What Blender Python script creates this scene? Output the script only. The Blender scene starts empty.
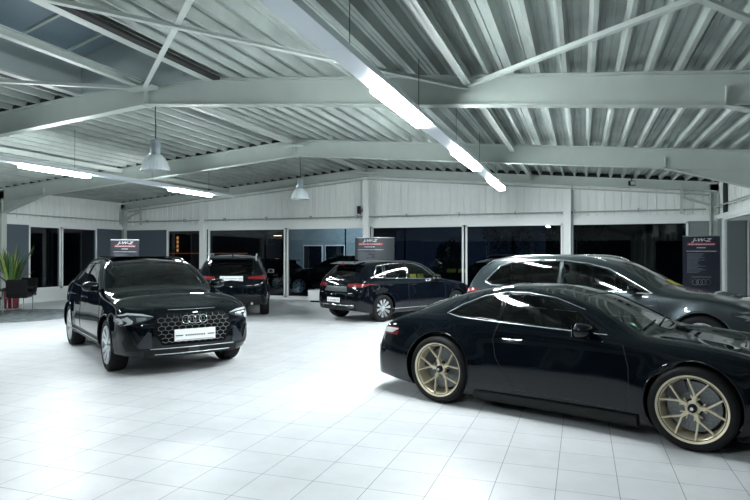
import bpy, bmesh, math, random
import numpy as np
from mathutils import Vector, Matrix
from mathutils.bvhtree import BVHTree
from mathutils.geometry import tessellate_polygon
random.seed(4)
PI = math.pi
scene = bpy.context.scene
C = scene.collection

# ------------------------------------------------------------------ camera, world, exposure
YAW = math.radians(19.33)          # the building's long axis runs 19.33 degrees right of the view
CAMH = 1.6
cam_d = bpy.data.cameras.new('camera')
cam_d.sensor_width = 36.0
cam_d.lens = 590.0 / 750.0 * 36.0
cam_d.clip_end = 200
cam = bpy.data.objects.new('camera', cam_d)
C.objects.link(cam)
cam.location = (0, 0, CAMH)
cam.rotation_euler = (math.radians(90) + math.atan(4 / 590.0), 0, YAW)
scene.camera = cam

world = bpy.data.worlds.new('night_sky')
scene.world = world
world.use_nodes = True
world.node_tree.nodes['Background'].inputs[0].default_value = (0.010, 0.016, 0.028, 1)
world.node_tree.nodes['Background'].inputs[1].default_value = 1.0

scene.view_settings.view_transform = 'Standard'
scene.view_settings.look = 'None'
scene.view_settings.gamma = 1.0
scene.view_settings.use_curve_mapping = False
scene.view_settings.exposure = 0.0

TUBE_POWER = 198.0                   # emission of the fluorescent tubes
TUBE_COLOR = (0.93, 0.985, 1.0)

# ------------------------------------------------------------------ materials
MATS = {}
def mat(name, color, rough=0.5, metal=0.0, coat=0.0, spec=0.5, noise=None, bump=None, emit=None, coat_rough=0.03):
    if name in MATS:
        return MATS[name]
    m = bpy.data.materials.new(name)
    m.use_nodes = True
    nt = m.node_tree
    b = nt.nodes['Principled BSDF']
    b.inputs['Base Color'].default_value = (*color, 1)
    b.inputs['Roughness'].default_value = rough
    b.inputs['Metallic'].default_value = metal
    b.inputs['Coat Weight'].default_value = coat
    b.inputs['Coat Roughness'].default_value = coat_rough
    b.inputs['Coat IOR'].default_value = 1.42
    b.inputs['Specular IOR Level'].default_value = spec
    if noise:
        scale, amt = noise
        tc = nt.nodes.new('ShaderNodeTexCoord')
        n = nt.nodes.new('ShaderNodeTexNoise')
        n.inputs['Scale'].default_value = scale
        n.inputs['Detail'].default_value = 5
        nt.links.new(tc.outputs['Object'], n.inputs['Vector'])
        r = nt.nodes.new('ShaderNodeMapRange')
        r.inputs[1].default_value = 0.3; r.inputs[2].default_value = 0.7
        r.inputs[3].default_value = 1 - amt; r.inputs[4].default_value = 1.0
        nt.links.new(n.outputs['Fac'], r.inputs[0])
        mx = nt.nodes.new('ShaderNodeVectorMath'); mx.operation = 'SCALE'
        mx.inputs[0].default_value = color
        nt.links.new(r.outputs[0], mx.inputs['Scale'])
        nt.links.new(mx.outputs[0], b.inputs['Base Color'])
    if bump:
        scale, st = bump
        tc = nt.nodes.new('ShaderNodeTexCoord')
        n = nt.nodes.new('ShaderNodeTexNoise')
        n.inputs['Scale'].default_value = scale
        n.inputs['Detail'].default_value = 4
        nt.links.new(tc.outputs['Object'], n.inputs['Vector'])
        bp = nt.nodes.new('ShaderNodeBump')
        bp.inputs['Strength'].default_value = st
        bp.inputs['Distance'].default_value = 0.01
        nt.links.new(n.outputs['Fac'], bp.inputs['Height'])
        nt.links.new(bp.outputs[0], b.inputs['Normal'])
    if emit:
        b.inputs['Emission Color'].default_value = (*emit[0], 1)
        b.inputs['Emission Strength'].default_value = emit[1]
    MATS[name] = m
    return m

def glass_mat(name, tint, base=.035, rough=0.0):
    m = bpy.data.materials.new(name)
    m.use_nodes = True
    nt = m.node_tree
    nt.nodes.clear()
    out = nt.nodes.new('ShaderNodeOutputMaterial')
    mix = nt.nodes.new('ShaderNodeMixShader')
    tr = nt.nodes.new('ShaderNodeBsdfTransparent')
    tr.inputs[0].default_value = (*tint, 1)
    gl = nt.nodes.new('ShaderNodeBsdfGlossy')
    gl.inputs['Roughness'].default_value = rough
    gl.inputs[0].default_value = (1, 1, 1, 1)
    # Schlick fresnel that reads the same from either side of the pane
    lw = nt.nodes.new('ShaderNodeLayerWeight')
    lw.inputs['Blend'].default_value = 0.5
    pw = nt.nodes.new('ShaderNodeMath'); pw.operation = 'POWER'; pw.inputs[1].default_value = 4.0
    nt.links.new(lw.outputs['Facing'], pw.inputs[0])
    mr = nt.nodes.new('ShaderNodeMapRange')
    mr.inputs[3].default_value = base; mr.inputs[4].default_value = 1.0
    nt.links.new(pw.outputs[0], mr.inputs[0])
    nt.links.new(mr.outputs[0], mix.inputs[0])
    nt.links.new(tr.outputs[0], mix.inputs[1])
    nt.links.new(gl.outputs[0], mix.inputs[2])
    nt.links.new(mix.outputs[0], out.inputs[0])
    MATS[name] = m
    return m

PAINT = mat('black_paint', (0.0020, 0.0038, 0.0062), 0.3, 0.0, 1.0, spec=0.0)
PAINT_BLUE = mat('midnight_paint', (0.0022, 0.0036, 0.0065), 0.3, 0.0, 1.0, spec=0.0)
PAINT_GREY = mat('grey_metallic_paint', (0.027, 0.039, 0.045), 0.34, 0.6, 1.0)
BLACK = mat('black_plastic', (0.004, 0.0045, 0.005), 0.5, spec=0.25)
CLAD = mat('dark_cladding', (0.004, 0.0045, 0.0055), 0.5, spec=0.25)
GLOSSBLACK = mat('gloss_black', (0.003, 0.003, 0.0035), 0.12, spec=0.3)
RUBBER = mat('tyre_rubber', (0.007, 0.0075, 0.008), 0.7, spec=0.2, bump=(90, 0.2))
CHROME = mat('chrome', (0.75, 0.78, 0.80), 0.12, 1.0)
SATIN = mat('satin_silver', (0.60, 0.63, 0.65), 0.3, 1.0)
ALLOY = mat('silver_alloy', (0.62, 0.65, 0.67), 0.32, 0.85)
GOLD = mat('satin_gold_rim', (0.66, 0.60, 0.45), 0.4, 0.45)
DISC = mat('brake_steel', (0.20, 0.215, 0.22), 0.4, 0.8, noise=(60, 0.4))
CALIPER = mat('caliper_metal', (0.05, 0.05, 0.055), 0.4, 0.5)
GRILLEMESH = mat('dark_grille_mesh', (0.22, 0.24, 0.25), 0.35, 0.8)
GRILLEBLACK = mat('grille_black', (0.0015, 0.0018, 0.002), 0.6, spec=0.08)
SHIELD = mat('grey_insert', (0.016, 0.022, 0.028), 0.35, 0.1)
LAMPGLASS = mat('lamp_glass', (0.30, 0.34, 0.37), 0.12, 0.6, coat=1.0)
LAMPDARK = mat('lamp_dark', (0.04, 0.045, 0.05), 0.12, 0.3, coat=1.0)
LAMPWHITE = mat('lamp_white', (0.72, 0.78, 0.82), 0.2, 0.4, coat=1.0)
RED = mat('red_lens', (0.26, 0.012, 0.015), 0.15, coat=1.0)
REDDARK = mat('dark_red_lens', (0.14, 0.008, 0.012), 0.15, coat=1.0)
LEATHER = mat('black_leather', (0.005, 0.0055, 0.0065), 0.55, spec=0.2)
PLATE = mat('plate_white', (0.80, 0.82, 0.82), 0.4)
PLATEINK = mat('plate_ink', (0.04, 0.045, 0.05), 0.5)
YELLOW = mat('yellow_paper', (0.62, 0.55, 0.07), 0.7)
GREEN = mat('green_sticker', (0.03, 0.35, 0.18), 0.5)
STEEL = mat('painted_steel', (0.44, 0.50, 0.47), 0.45, noise=(3, 0.07))
DECK = mat('roof_sheet', (0.36, 0.415, 0.388), 0.55, 0.0, noise=(1.3, 0.35))
SIDING = mat('wall_cladding', (0.80, 0.845, 0.825), 0.5, noise=(1.2, 0.08))
FRAMEW = mat('white_aluminium', (0.76, 0.80, 0.79), 0.4)
BLUEPANEL = mat('blue_grey_panel', (0.075, 0.10, 0.125), 0.5)
SKYPANEL = mat('rooflight_panel', (0.17, 0.235, 0.275), 0.35)
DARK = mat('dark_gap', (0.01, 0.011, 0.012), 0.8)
TRUNK = mat('light_trunking', (0.62, 0.68, 0.72), 0.45)
TUBE = mat('lit_tube', (0.9, 0.95, 1), 0.4, emit=(TUBE_COLOR, TUBE_POWER))
WINGLASS = glass_mat('window_glass', (0.55, 0.62, 0.67))
CARGLASS = glass_mat('car_glass', (0.30, 0.35, 0.36), base=.05)
PRIVGLASS = glass_mat('privacy_glass', (0.10, 0.12, 0.13))

def floor_mat():
    m = bpy.data.materials.new('white_floor_tiles')
    m.use_nodes = True
    nt = m.node_tree
    b = nt.nodes['Principled BSDF']
    geo = nt.nodes.new('ShaderNodeNewGeometry')
    mp = nt.nodes.new('ShaderNodeMapping')
    mp.vector_type = 'POINT'
    mp.inputs['Location'].default_value = (0.172 + 40 * 0.405, -5.005 + 40 * 0.405, 0)
    nt.links.new(geo.outputs['Position'], mp.inputs[0])
    br = nt.nodes.new('ShaderNodeTexBrick')
    br.offset = 0.0
    br.inputs['Scale'].default_value = 1.0
    br.inputs['Brick Width'].default_value = 0.405
    br.inputs['Row Height'].default_value = 0.405
    br.inputs['Mortar Size'].default_value = 0.0028
    br.inputs['Mortar Smooth'].default_value = 0.3
    br.inputs['Bias'].default_value = 0.0
    br.inputs['Color1'].default_value = (0.64, 0.665, 0.69, 1)
    br.inputs['Color2'].default_value = (0.61, 0.64, 0.665, 1)
    br.inputs['Mortar'].default_value = (0.16, 0.17, 0.18, 1)
    nt.links.new(mp.outputs[0], br.inputs['Vector'])
    n = nt.nodes.new('ShaderNodeTexNoise')
    n.inputs['Scale'].default_value = 2.2; n.inputs['Detail'].default_value = 7; n.inputs['Roughness'].default_value = 0.65
    nt.links.new(geo.outputs['Position'], n.inputs['Vector'])
    r = nt.nodes.new('ShaderNodeMapRange')
    r.inputs[1].default_value = 0.35; r.inputs[2].default_value = 0.7; r.inputs[3].default_value = 1.0; r.inputs[4].default_value = 0.88
    nt.links.new(n.outputs['Fac'], r.inputs[0])
    s = nt.nodes.new('ShaderNodeVectorMath'); s.operation = 'SCALE'
    nt.links.new(br.outputs['Color'], s.inputs[0]); nt.links.new(r.outputs[0], s.inputs['Scale'])
    nt.links.new(s.outputs[0], b.inputs['Base Color'])
    r2 = nt.nodes.new('ShaderNodeMapRange')
    r2.inputs[1].default_value = 0.3; r2.inputs[2].default_value = 0.75; r2.inputs[3].default_value = 0.34; r2.inputs[4].default_value = 0.5
    nt.links.new(n.outputs['Fac'], r2.inputs[0]); nt.links.new(r2.outputs[0], b.inputs['Roughness'])
    bp = nt.nodes.new('ShaderNodeBump'); bp.inputs['Strength'].default_value = 0.3; bp.inputs['Distance'].default_value = 0.002
    inv = nt.nodes.new('ShaderNodeMath'); inv.operation = 'SUBTRACT'; inv.inputs[0].default_value = 1
    nt.links.new(br.outputs['Fac'], inv.inputs[1]); nt.links.new(inv.outputs[0], bp.inputs['Height'])
    nt.links.new(bp.outputs[0], b.inputs['Normal'])
    return m
FLOOR = floor_mat()

# ------------------------------------------------------------------ helpers
def tag(o, label=None, cat=None, group=None, kind=None):
    if label: o['label'] = label
    if cat: o['category'] = cat
    if group: o['group'] = group
    if kind: o['kind'] = kind
    return o

def empty(name, loc=(0, 0, 0), rz=0.0, label=None, cat=None, group=None):
    o = bpy.data.objects.new(name, None)
    o.empty_display_size = 0.2
    C.objects.link(o)
    o.location = loc
    o.rotation_euler = (0, 0, rz)
    return tag(o, label, cat, group)

def link_mesh(name, me, m, parent=None, loc=None):
    o = bpy.data.objects.new(name, me)
    C.objects.link(o)
    if m and not me.materials:
        me.materials.append(m)
    if parent: o.parent = parent
    if loc: o.location = loc
    return o

def copy_tree(o, parent=None):
    c = o.copy()
    C.objects.link(c)
    if parent: c.parent = parent
    for ch in list(o.children):
        copy_tree(ch, c)
    return c

class MB:
    """collects shapes for one mesh object"""
    def __init__(s):
        s.v = []; s.f = []
    def add(s, vs, fs):
        k = len(s.v)
        s.v += [tuple(v) for v in vs]
        s.f += [tuple(i + k for i in f) for f in fs]
        return s
    def box(s, x0, x1, y0, y1, z0, z1):
        vs = [(x, y, z) for x in (x0, x1) for y in (y0, y1) for z in (z0, z1)]
        return s.add(vs, [(0, 1, 3, 2), (4, 6, 7, 5), (0, 4, 5, 1), (2, 3, 7, 6), (0, 2, 6, 4), (1, 5, 7, 3)])
    def bar(s, p0, p1, w, h, up=(0, 0, 1), w1=None, h1=None):
        p0 = Vector(p0); p1 = Vector(p1)
        d = (p1 - p0).normalized()
        u = Vector(up)
        if abs(d.dot(u)) > 0.99: u = Vector((1, 0, 0))
        r = d.cross(u).normalized(); u = r.cross(d).normalized()
        w1 = w if w1 is None else w1; h1 = h if h1 is None else h1
        vs = [p0 + r * a * w / 2 + u * b * h / 2 for a, b in ((-1, -1), (1, -1), (1, 1), (-1, 1))]
        vs += [p1 + r * a * w1 / 2 + u * b * h1 / 2 for a, b in ((-1, -1), (1, -1), (1, 1), (-1, 1))]
        return s.add(vs, [(3, 2, 1, 0), (4, 5, 6, 7), (0, 1, 5, 4), (1, 2, 6, 5), (2, 3, 7, 6), (3, 0, 4, 7)])
    def tube(s, pts, r, n=8, closed=False, caps=True):
        pts = [Vector(p) for p in pts]
        N = len(pts)
        if N < 2: return s
        rr = r if isinstance(r, (list, tuple)) else [r] * N
        rings = []
        prev = None
        for i, p in enumerate(pts):
            if closed: d = pts[(i + 1) % N] - pts[(i - 1) % N]
            else: d = pts[min(i + 1, N - 1)] - pts[max(i - 1, 0)]
            if d.length < 1e-9: d = Vector((0, 0, 1))
            d.normalize()
            if prev is None:
                a = Vector((0, 0, 1)) if abs(d.z) < 0.9 else Vector((1, 0, 0))
                u = (a - d * a.dot(d)).normalized()
            else:
                u = prev - d * prev.dot(d)
                u = u.normalized() if u.length > 1e-6 else prev
            prev = u
            w = d.cross(u)
            rings.append([p + (u * math.cos(2 * PI * k / n) + w * math.sin(2 * PI * k / n)) * rr[i] for k in range(n)])
        vs = [v for ring in rings for v in ring]
        fs = []
        M = N if closed else N - 1
        for i in range(M):
            a = i * n; b = ((i + 1) % N) * n
            for k in range(n):
                fs.append((a + k, a + (k + 1) % n, b + (k + 1) % n, b + k))
        if not closed and caps:
            fs.append(tuple(range(n))[::-1]); fs.append(tuple((N - 1) * n + k for k in range(n)))
        return s.add(vs, fs)
    def lathe(s, prof, n=32, axis='z', closed=False, c=(0, 0, 0)):
        # prof: (radius, height) pairs
        vs = []; fs = []
        P = len(prof)
        for i in range(n):
            a = 2 * PI * i / n
            for r, h in prof:
                x, y = r * math.cos(a), r * math.sin(a)
                if axis == 'z': v = (c[0] + x, c[1] + y, c[2] + h)
                elif axis == 'y': v = (c[0] + x, c[1] + h, c[2] - y)
                else: v = (c[0] + h, c[1] + x, c[2] + y)
                vs.append(v)
        for i in range(n):
            j = (i + 1) % n
            for k in range(P if closed else P - 1):
                k2 = (k + 1) % P
                fs.append((i * P + k, j * P + k, j * P + k2, i * P + k2))
        return s.add(vs, fs)
    def prism(s, poly, axis, a0, a1):
        # poly in the two other axes; extruded along axis from a0 to a1
        n = len(poly)
        def mk(p, a):
            if axis == 'x': return (a, p[0], p[1])
            if axis == 'y': return (p[0], a, p[1])
            return (p[0], p[1], a)
        vs = [mk(p, a0) for p in poly] + [mk(p, a1) for p in poly]
        fs = [(i, (i + 1) % n, (i + 1) % n + n, i + n) for i in range(n)]
        tris = tessellate_polygon([[Vector((p[0], p[1], 0)) for p in poly]])
        for t in tris:
            fs.append(tuple(t)); fs.append(tuple(i + n for i in t)[::-1])
        return s.add(vs, fs)
    def build(s, name, m, parent=None, smooth=None, loc=None, bevel=0, sub=0, label=None):
        me = bpy.data.meshes.new(name)
        me.from_pydata(s.v, [], s.f)
        bm = bmesh.new(); bm.from_mesh(me)
        bmesh.ops.remove_doubles(bm, verts=bm.verts, dist=1e-6)
        if bevel:
            es = [e for e in bm.edges if len(e.link_faces) == 2 and e.calc_face_angle(0) > 0.5]
            bmesh.ops.bevel(bm, geom=es, offset=bevel, segments=2, affect='EDGES', clamp_overlap=True)
        bmesh.ops.recalc_face_normals(bm, faces=bm.faces)
        bm.to_mesh(me); bm.free()
        if smooth is not None:
            me.shade_smooth(); me.set_sharp_from_angle(angle=math.radians(smooth))
        o = link_mesh(name, me, m, parent, loc)
        if sub:
            md = o.modifiers.new('sub', 'SUBSURF'); md.levels = sub; md.render_levels = sub
        if label: o['label'] = label
        return o

def struct(o):
    o['kind'] = 'structure'
    return o

def text_mesh(name, body, size, m, parent, loc, rot, shear=0.0, extrude=0.001, bold=0.0, align='CENTER'):
    cu = bpy.data.curves.new(name, 'FONT')
    cu.body = body; cu.size = size; cu.shear = shear; cu.extrude = extrude; cu.offset = bold
    cu.align_x = align; cu.align_y = 'CENTER'
    tmp = bpy.data.objects.new('tmp', cu)
    C.objects.link(tmp)
    dg = bpy.context.evaluated_depsgraph_get()
    me = bpy.data.meshes.new_from_object(tmp.evaluated_get(dg))
    bpy.data.objects.remove(tmp)
    me.name = name
    me.materials.clear()
    o = link_mesh(name, me, m, parent, loc)
    o.rotation_euler = rot
    return o

# ------------------------------------------------------------------ building shell (X across, Y deep, camera at the origin)
XL, XR, YB, YF = -17.15, 3.58, 18.8, -8.2
XRIDGE, ZTOP, SLOPE = -6.82, 4.48, 0.085      # top of the rafters at the ridge
HEAD = 2.53
def ztop(x):                                   # underside of the roof sheets
    return ZTOP - SLOPE * abs(x - XRIDGE)
FRAMES = [18.8, 13.4, 8.0, 2.6, -2.8, -8.2]

struct(MB().box(XL - .2, XR + .2, YF - .2, YB + .12, -0.2, 0).build('floor', FLOOR))
struct(MB().box(-70, 70, YF - 40, 80, -0.5, -0.21).build('ground', mat('asphalt', (0.03, 0.033, 0.036), 0.8, noise=(4, .4))))
struct(MB().box(-60, 50, YB + .12, YB + 14, -0.2, -0.03).build('ground', mat('yard_paving', (0.05, 0.055, 0.06), 0.6, noise=(4, .4))))

# corrugated roof sheets, ribs along Y, with the ridge rooflight opening
P = 0.33
def deck_profile(x0, x1, sgn):
    """list of (x, dz) from x0 towards x1 (sgn = direction)"""
    pts = []
    base = 0.0
    L = abs(x1 - x0)
    cyc = [(0.0, 0), (0.045, 0), (0.085, .125), (0.12, .125), (0.127, .113), (0.139, .113), (0.146, .125),
           (0.195, .125), (0.202, .113), (0.214, .113), (0.221, .125), (0.29, .125)]
    a = 0.0
    while a < L:
        for u, dz in cyc:
            if a + u <= L: pts.append((x0 + sgn * (a + u), dz))
        a += P
    pts.append((x1, 0.0))
    return pts
def deck(x0, x1, y0, y1, mb):
    sgn = 1 if x1 > x0 else -1
    pr = deck_profile(x0, x1, sgn)
    vs = []; fs = []
    ys = [y0, y1]
    for y in ys:
        for x, dz in pr: vs.append((x, y, ztop(x) + dz))
    n = len(pr)
    for i in range(n - 1): fs.append((i, i + 1, n + i + 1, n + i))
    mb.add(vs, fs)
SK = 1.32    # half width of the ridge opening
SKY0, SKY1 = -2.6, 7.85
dk = MB()
deck(XRIDGE + SK, XR + .3, YF - .2, YB + .2, dk); deck(XRIDGE - SK, XL - .3, YF - .2, YB + .2, dk)
for ya_, yb_ in ((SKY1, YB + .2), (YF - .2, SKY0)):
    deck(XRIDGE, XRIDGE + SK, ya_, yb_, dk); deck(XRIDGE, XRIDGE - SK, ya_, yb_, dk)
struct(dk.build('ceiling', DECK))
# insulation and weather sheet over the ribs: keeps the night out of the flutes
ov = MB()
for s in (-1, 1):
    xe = XR + .3 if s > 0 else XL - .3
    for y0, y1, xi in ((SKY1 + .05, YB + .2, XRIDGE), (SKY0, SKY1 + .05, XRIDGE + s * (SK + .02)), (YF - .2, SKY0, XRIDGE)):
        vs = [(xi, y0, ztop(xi) + .14), (xe, y0, ztop(xe) + .14), (xe, y1, ztop(xe) + .14), (xi, y1, ztop(xi) + .14)]
        vs += [(a, b, c + .08) for a, b, c in vs]
        ov.add(vs, [(0, 1, 2, 3), (7, 6, 5, 4), (0, 4, 5, 1), (1, 5, 6, 2), (2, 6, 7, 3), (3, 7, 4, 0)])
struct(ov.build('ceiling_insulation', DARK))

# ridge rooflight: curbs, gabled panels, glazing bars
rl = empty('rooflight', (XRIDGE, 2.6, 4.4), 0, 'long gabled rooflight with dark blue-grey panels set in the roof ridge', 'rooflight')
def sub(mb, name, m, par, **k):
    o = mb.build(name, m, par, **k)
    o.matrix_parent_inverse = par.matrix_basis.inverted()
    return o
zc0 = ztop(XRIDGE + SK) - .02
bpy.context.view_layer.update()
for s in (-1, 1):
    c = MB().box(min(XRIDGE + s * SK, XRIDGE + s * (SK - .05)), max(XRIDGE + s * SK, XRIDGE + s * (SK - .05)), SKY0, SKY1, zc0, zc0 + .62)
    sub(c, 'curb', mat('curb_sheet', (0.33, 0.385, 0.385), 0.5), rl)
    f = MB().box(XRIDGE + s * SK - .07, XRIDGE + s * SK + .07, SKY0, SKY1, zc0 - .04, zc0 - .01)
    sub(f, 'curb_flange', STEEL, rl)
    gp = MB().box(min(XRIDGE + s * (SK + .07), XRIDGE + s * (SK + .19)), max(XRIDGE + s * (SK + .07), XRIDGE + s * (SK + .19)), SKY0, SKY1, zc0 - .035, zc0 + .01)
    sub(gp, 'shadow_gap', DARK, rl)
    pn = MB()
    x0, x1 = XRIDGE + s * (SK - .02), XRIDGE
    pn.add([(x0, SKY0, zc0 + .6), (x0, SKY1, zc0 + .6), (x1, SKY1, zc0 + .95), (x1, SKY0, zc0 + .95),
            (x0, SKY0, zc0 + .63), (x0, SKY1, zc0 + .63), (x1, SKY1, zc0 + .98), (x1, SKY0, zc0 + .98)],
           [(0, 1, 2, 3), (7, 6, 5, 4), (0, 3, 7, 4), (1, 5, 6, 2), (0, 4, 5, 1), (3, 2, 6, 7)])
    sub(pn, 'rooflight_panel', SKYPANEL, rl)
    y = SKY1 - .35
    while y > SKY0:
        b = MB().bar((x0, y, zc0 + .585), (x1, y, zc0 + .935), .05, .035)
        sub(b, 'glazing_bar', STEEL, rl)
        y -= .82
for y in (SKY0, SKY1):
    e = MB().prism([(XRIDGE - SK, zc0), (XRIDGE + SK, zc0), (XRIDGE + SK, zc0 + .62), (XRIDGE, zc0 + .97), (XRIDGE - SK, zc0 + .62)], 'y', y, y + .04)
    sub(e, 'end_panel', mat('curb_sheet', (0.33, 0.385, 0.385), 0.5), rl)

# steel portal frames
FNAME = {18.8: 'against the back wall', 13.4: 'second from the back wall', 8.0: 'carrying the near bell lamp',
         2.6: 'overhead beside the photographer', -2.8: 'behind the photographer', -8.2: 'against the rear wall'}
def ibeam(mb, pts_top, pts_bot, y, fw=.17, ft=.022, web=.012):
    """web polygon between top and bottom chains in XZ at y, flanges along both"""
    poly = pts_top + pts_bot[::-1]
    mb.prism(poly, 'y', y - web / 2, y + web / 2)
    for ch in (pts_top, pts_bot):
        for a, b in zip(ch[:-1], ch[1:]):
            sgn = -1 if ch is pts_top else 1
            mb.prism([(a[0], a[1]), (b[0], b[1]), (b[0], b[1] + sgn * ft), (a[0], a[1] + sgn * ft)], 'y', y - fw / 2, y + fw / 2)
for Y in FRAMES:
    fr = empty('portal_frame', (XRIDGE, Y, 0), 0, 'pale painted steel portal frame ' + FNAME[Y], 'roof frame', 'steel portal frames')
    for s in (-1, 1):
        xe = XR if s > 0 else XL
        D = .41 if abs(Y - 18.8) > .1 else .26
        zi = ztop(XRIDGE)
        ze = ztop(xe)
        hx = xe - s * 1.965                       # haunch start
        y = Y if abs(Y - 18.8) > .1 and abs(Y + 8.2) > .1 else Y - .16 * (1 if Y > 0 else -1)
        r = MB()
        ibeam(r, [(XRIDGE, zi), (xe, ze)], [(XRIDGE, zi - D), (xe, ze - D)], y)
        if abs(Y - 18.8) > .1:
            r.box(hx - .006, hx + .006, y - .08, y + .08, ztop(hx) - D + .01, ztop(hx) - D + .24)
        else:
            pass
        sub(r, 'rafter', STEEL, fr)
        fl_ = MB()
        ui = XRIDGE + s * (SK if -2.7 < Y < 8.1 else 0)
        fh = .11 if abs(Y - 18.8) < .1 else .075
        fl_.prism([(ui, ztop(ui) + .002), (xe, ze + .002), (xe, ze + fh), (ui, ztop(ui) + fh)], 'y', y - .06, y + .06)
        if s < 0 or abs(Y - 18.8) < .1: sub(fl_, 'flute_shade_strip', DARK, fr)  # dark strip stands in for the shade inside the roof flutes
        h = MB()
        h.prism([(hx, ztop(hx) - D), (xe, ze - D), (xe, ze - D - .42)], 'y', y - .006, y + .006)
        a, b = (hx, ztop(hx) - D), (xe, ze - D - .42)
        h.prism([a, b, (b[0], b[1] + .022), (a[0], a[1] + .022)], 'y', y - .085, y + .085)
        if abs(Y - 18.8) > .1: sub(h, 'haunch', STEEL, fr)
        col = MB()
        cd = .30 if abs(Y - 18.8) > .1 else .2
        x0 = xe - s * cd
        col.box(min(xe, x0), max(xe, x0), y - .006, y + .006, 0, ze - .05)
        for xx in (xe - s * .0, x0):
            col.box(xx - .011, xx + .011, y - .09, y + .09, 0, ze - .3)
        sub(col, 'column', STEEL, fr)
    if True:
        ap = MB().box(XRIDGE - .012, XRIDGE + .012, y - .09, y + .09, ztop(XRIDGE) - D - .02, ztop(XRIDGE) - .01)
        sub(ap, 'end_plate', STEEL, fr)
        g = MB().prism([(XRIDGE - .28, 0), (XRIDGE + .28, 0), (XRIDGE + .33, .03), (XRIDGE - .33, .03)], 'y', y - .30, y - .08)
        for i, v in enumerate(g.v): g.v[i] = (v[0], v[1], v[2] + ztop(XRIDGE) - .19)
        sub(g, 'gusset_plate', STEEL, fr)
        for dx in (-.08, .08):
            for dz in (.06, .2, .34):
                if dz > D: continue
                bl = MB().lathe([(0, 0), (.013, 0), (.013, .012), (0, .012)], 6, 'x', c=(XRIDGE + (.012 if dx > 0 else -.024), y + dx * .8, ztop(XRIDGE) - dz - .03))
                sub(bl, 'bolt', mat('bolt_steel', (0.1, 0.11, 0.11), 0.5, 0.6), fr)

# longitudinal struts and wind bracing
def strut(x, y0, y1, label, w=.1, h=.12, drop=.10):
    o = MB()
    z = ztop(x) - drop
    o.box(x - w / 2, x + w / 2, y0, y1, z - h / 2, z - h / 2 + .012)
    o.box(x - w / 2, x + w / 2, y0, y1, z + h / 2 - .012, z + h / 2)
    o.box(x - .006, x + .006, y0, y1, z - h / 2, z + h / 2)
    o = o.build('roof_strut', STEEL)
    tag(o, label, 'strut', 'longitudinal roof struts')
bays = [(18.6, 13.5), (13.3, 8.1), (7.9, 2.7), (2.5, -2.7), (-2.9, -8.0)]
where = ['in the bay nearest the back wall', 'in the middle bay', 'in the near bay beside the rooflight', 'overhead of the photographer', 'in the bay behind the photographer']
for (ya, yb), w in zip(bays, where):
    for x, nm in ((XRIDGE, 'under the ridge'), (-1.44, 'along the right roof slope'), (-12.2, 'along the left roof slope')):
        strut(x, min(ya, yb), max(ya, yb), 'pale steel strut running %s %s' % (nm, w))
def brace(x0, y0, x1, y1, label, w=.07, drop=.17):
    o = MB().bar((x0, y0, ztop(x0) - drop), (x1, y1, ztop(x1) - drop), w, .012)
    o.bar((x0, y0, ztop(x0) - drop + .025), (x1, y1, ztop(x1) - drop + .025), .012, .05)
    tag(o.build('wind_brace', STEEL), label, 'brace', 'diagonal wind braces')
brace(XRIDGE, 7.9, -1.44, 2.7, 'pale flat steel diagonal brace rising from the near frame apex to the top edge')
brace(-1.44, 7.9, XRIDGE, 2.7, 'pale flat steel diagonal brace crossing behind the big light trunking', drop=.21)
brace(-1.44, 7.9, 3.3, 2.7, 'pale flat steel diagonal brace slanting over the dark right roof bay')
brace(XRIDGE, 7.9, -12.2, 2.7, 'pale flat steel diagonal brace left of the rooflight')
brace(3.3, 7.9, -1.44, 2.7, 'second pale brace crossing the right roof bay overhead', drop=.21)

# back wall: corrugated cladding above the header, posts, header, pipe
def siding(name, fixed, a0, a1, z0, along, sgn, tops=None):
    """vertical box-profile cladding; along = 'x' (wall faces -Y/+Y) or 'y'"""
    mb = MB()
    prof = [(0, 0), (.16, 0), (.175, .022), (.205, .022), (.22, 0)]
    pts = []
    a = a0
    while a < a1:
        for u, d in prof:
            if a + u < a1: pts.append((a + u, d))
        a += .235
    pts.append((a1, 0))
    vs = []; fs = []
    for u, d in pts:
        zt = (ztop(u) if along == 'x' else ztop(fixed)) + .12
        if along == 'x': vs += [(u, fixed - sgn * d, z0), (u, fixed - sgn * d, zt)]
        else: vs += [(fixed - sgn * d, u, z0), (fixed - sgn * d, u, zt)]
    for i in range(len(pts) - 1): fs.append((2 * i, 2 * i + 2, 2 * i + 3, 2 * i + 1))
    mb.add(vs, fs)
    return struct(mb.build(name, SIDING))
siding('wall_back', YB + .02, XL, XRIDGE, HEAD + .1, 'x', -1)
siding('wall_back_right', YB + .02, XRIDGE, XR, HEAD + .1, 'x', -1)
siding('wall_left', XL - .02, YF, YB, HEAD + .1, 'y', 1)
siding('wall_right', XR + .02, YF, YB, HEAD + .1, 'y', -1)
siding('wall_front', YF, XL, XRIDGE, HEAD + .1, 'x', 1)
siding('wall_front_right', YF, XRIDGE, XR, HEAD + .1, 'x', 1)
# outer skin so nothing shows between sheets and roof
sk = MB()
sk.box(XL - .3, XR + .3, YB + .1, YB + .16, HEAD + .1, 4.75)
sk.box(XL - .3, XL - .1, YF - .2, YB + .16, HEAD + .1, 4.2)
sk.box(XR + .1, XR + .3, YF - .2, YB + .16, HEAD + .1, 4.2)
sk.box(XL - .3, XR + .3, YF - .3, YF - .1, HEAD + .1, 4.75)
struct(sk.build('wall_outer_skin', BLUEPANEL))
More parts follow.
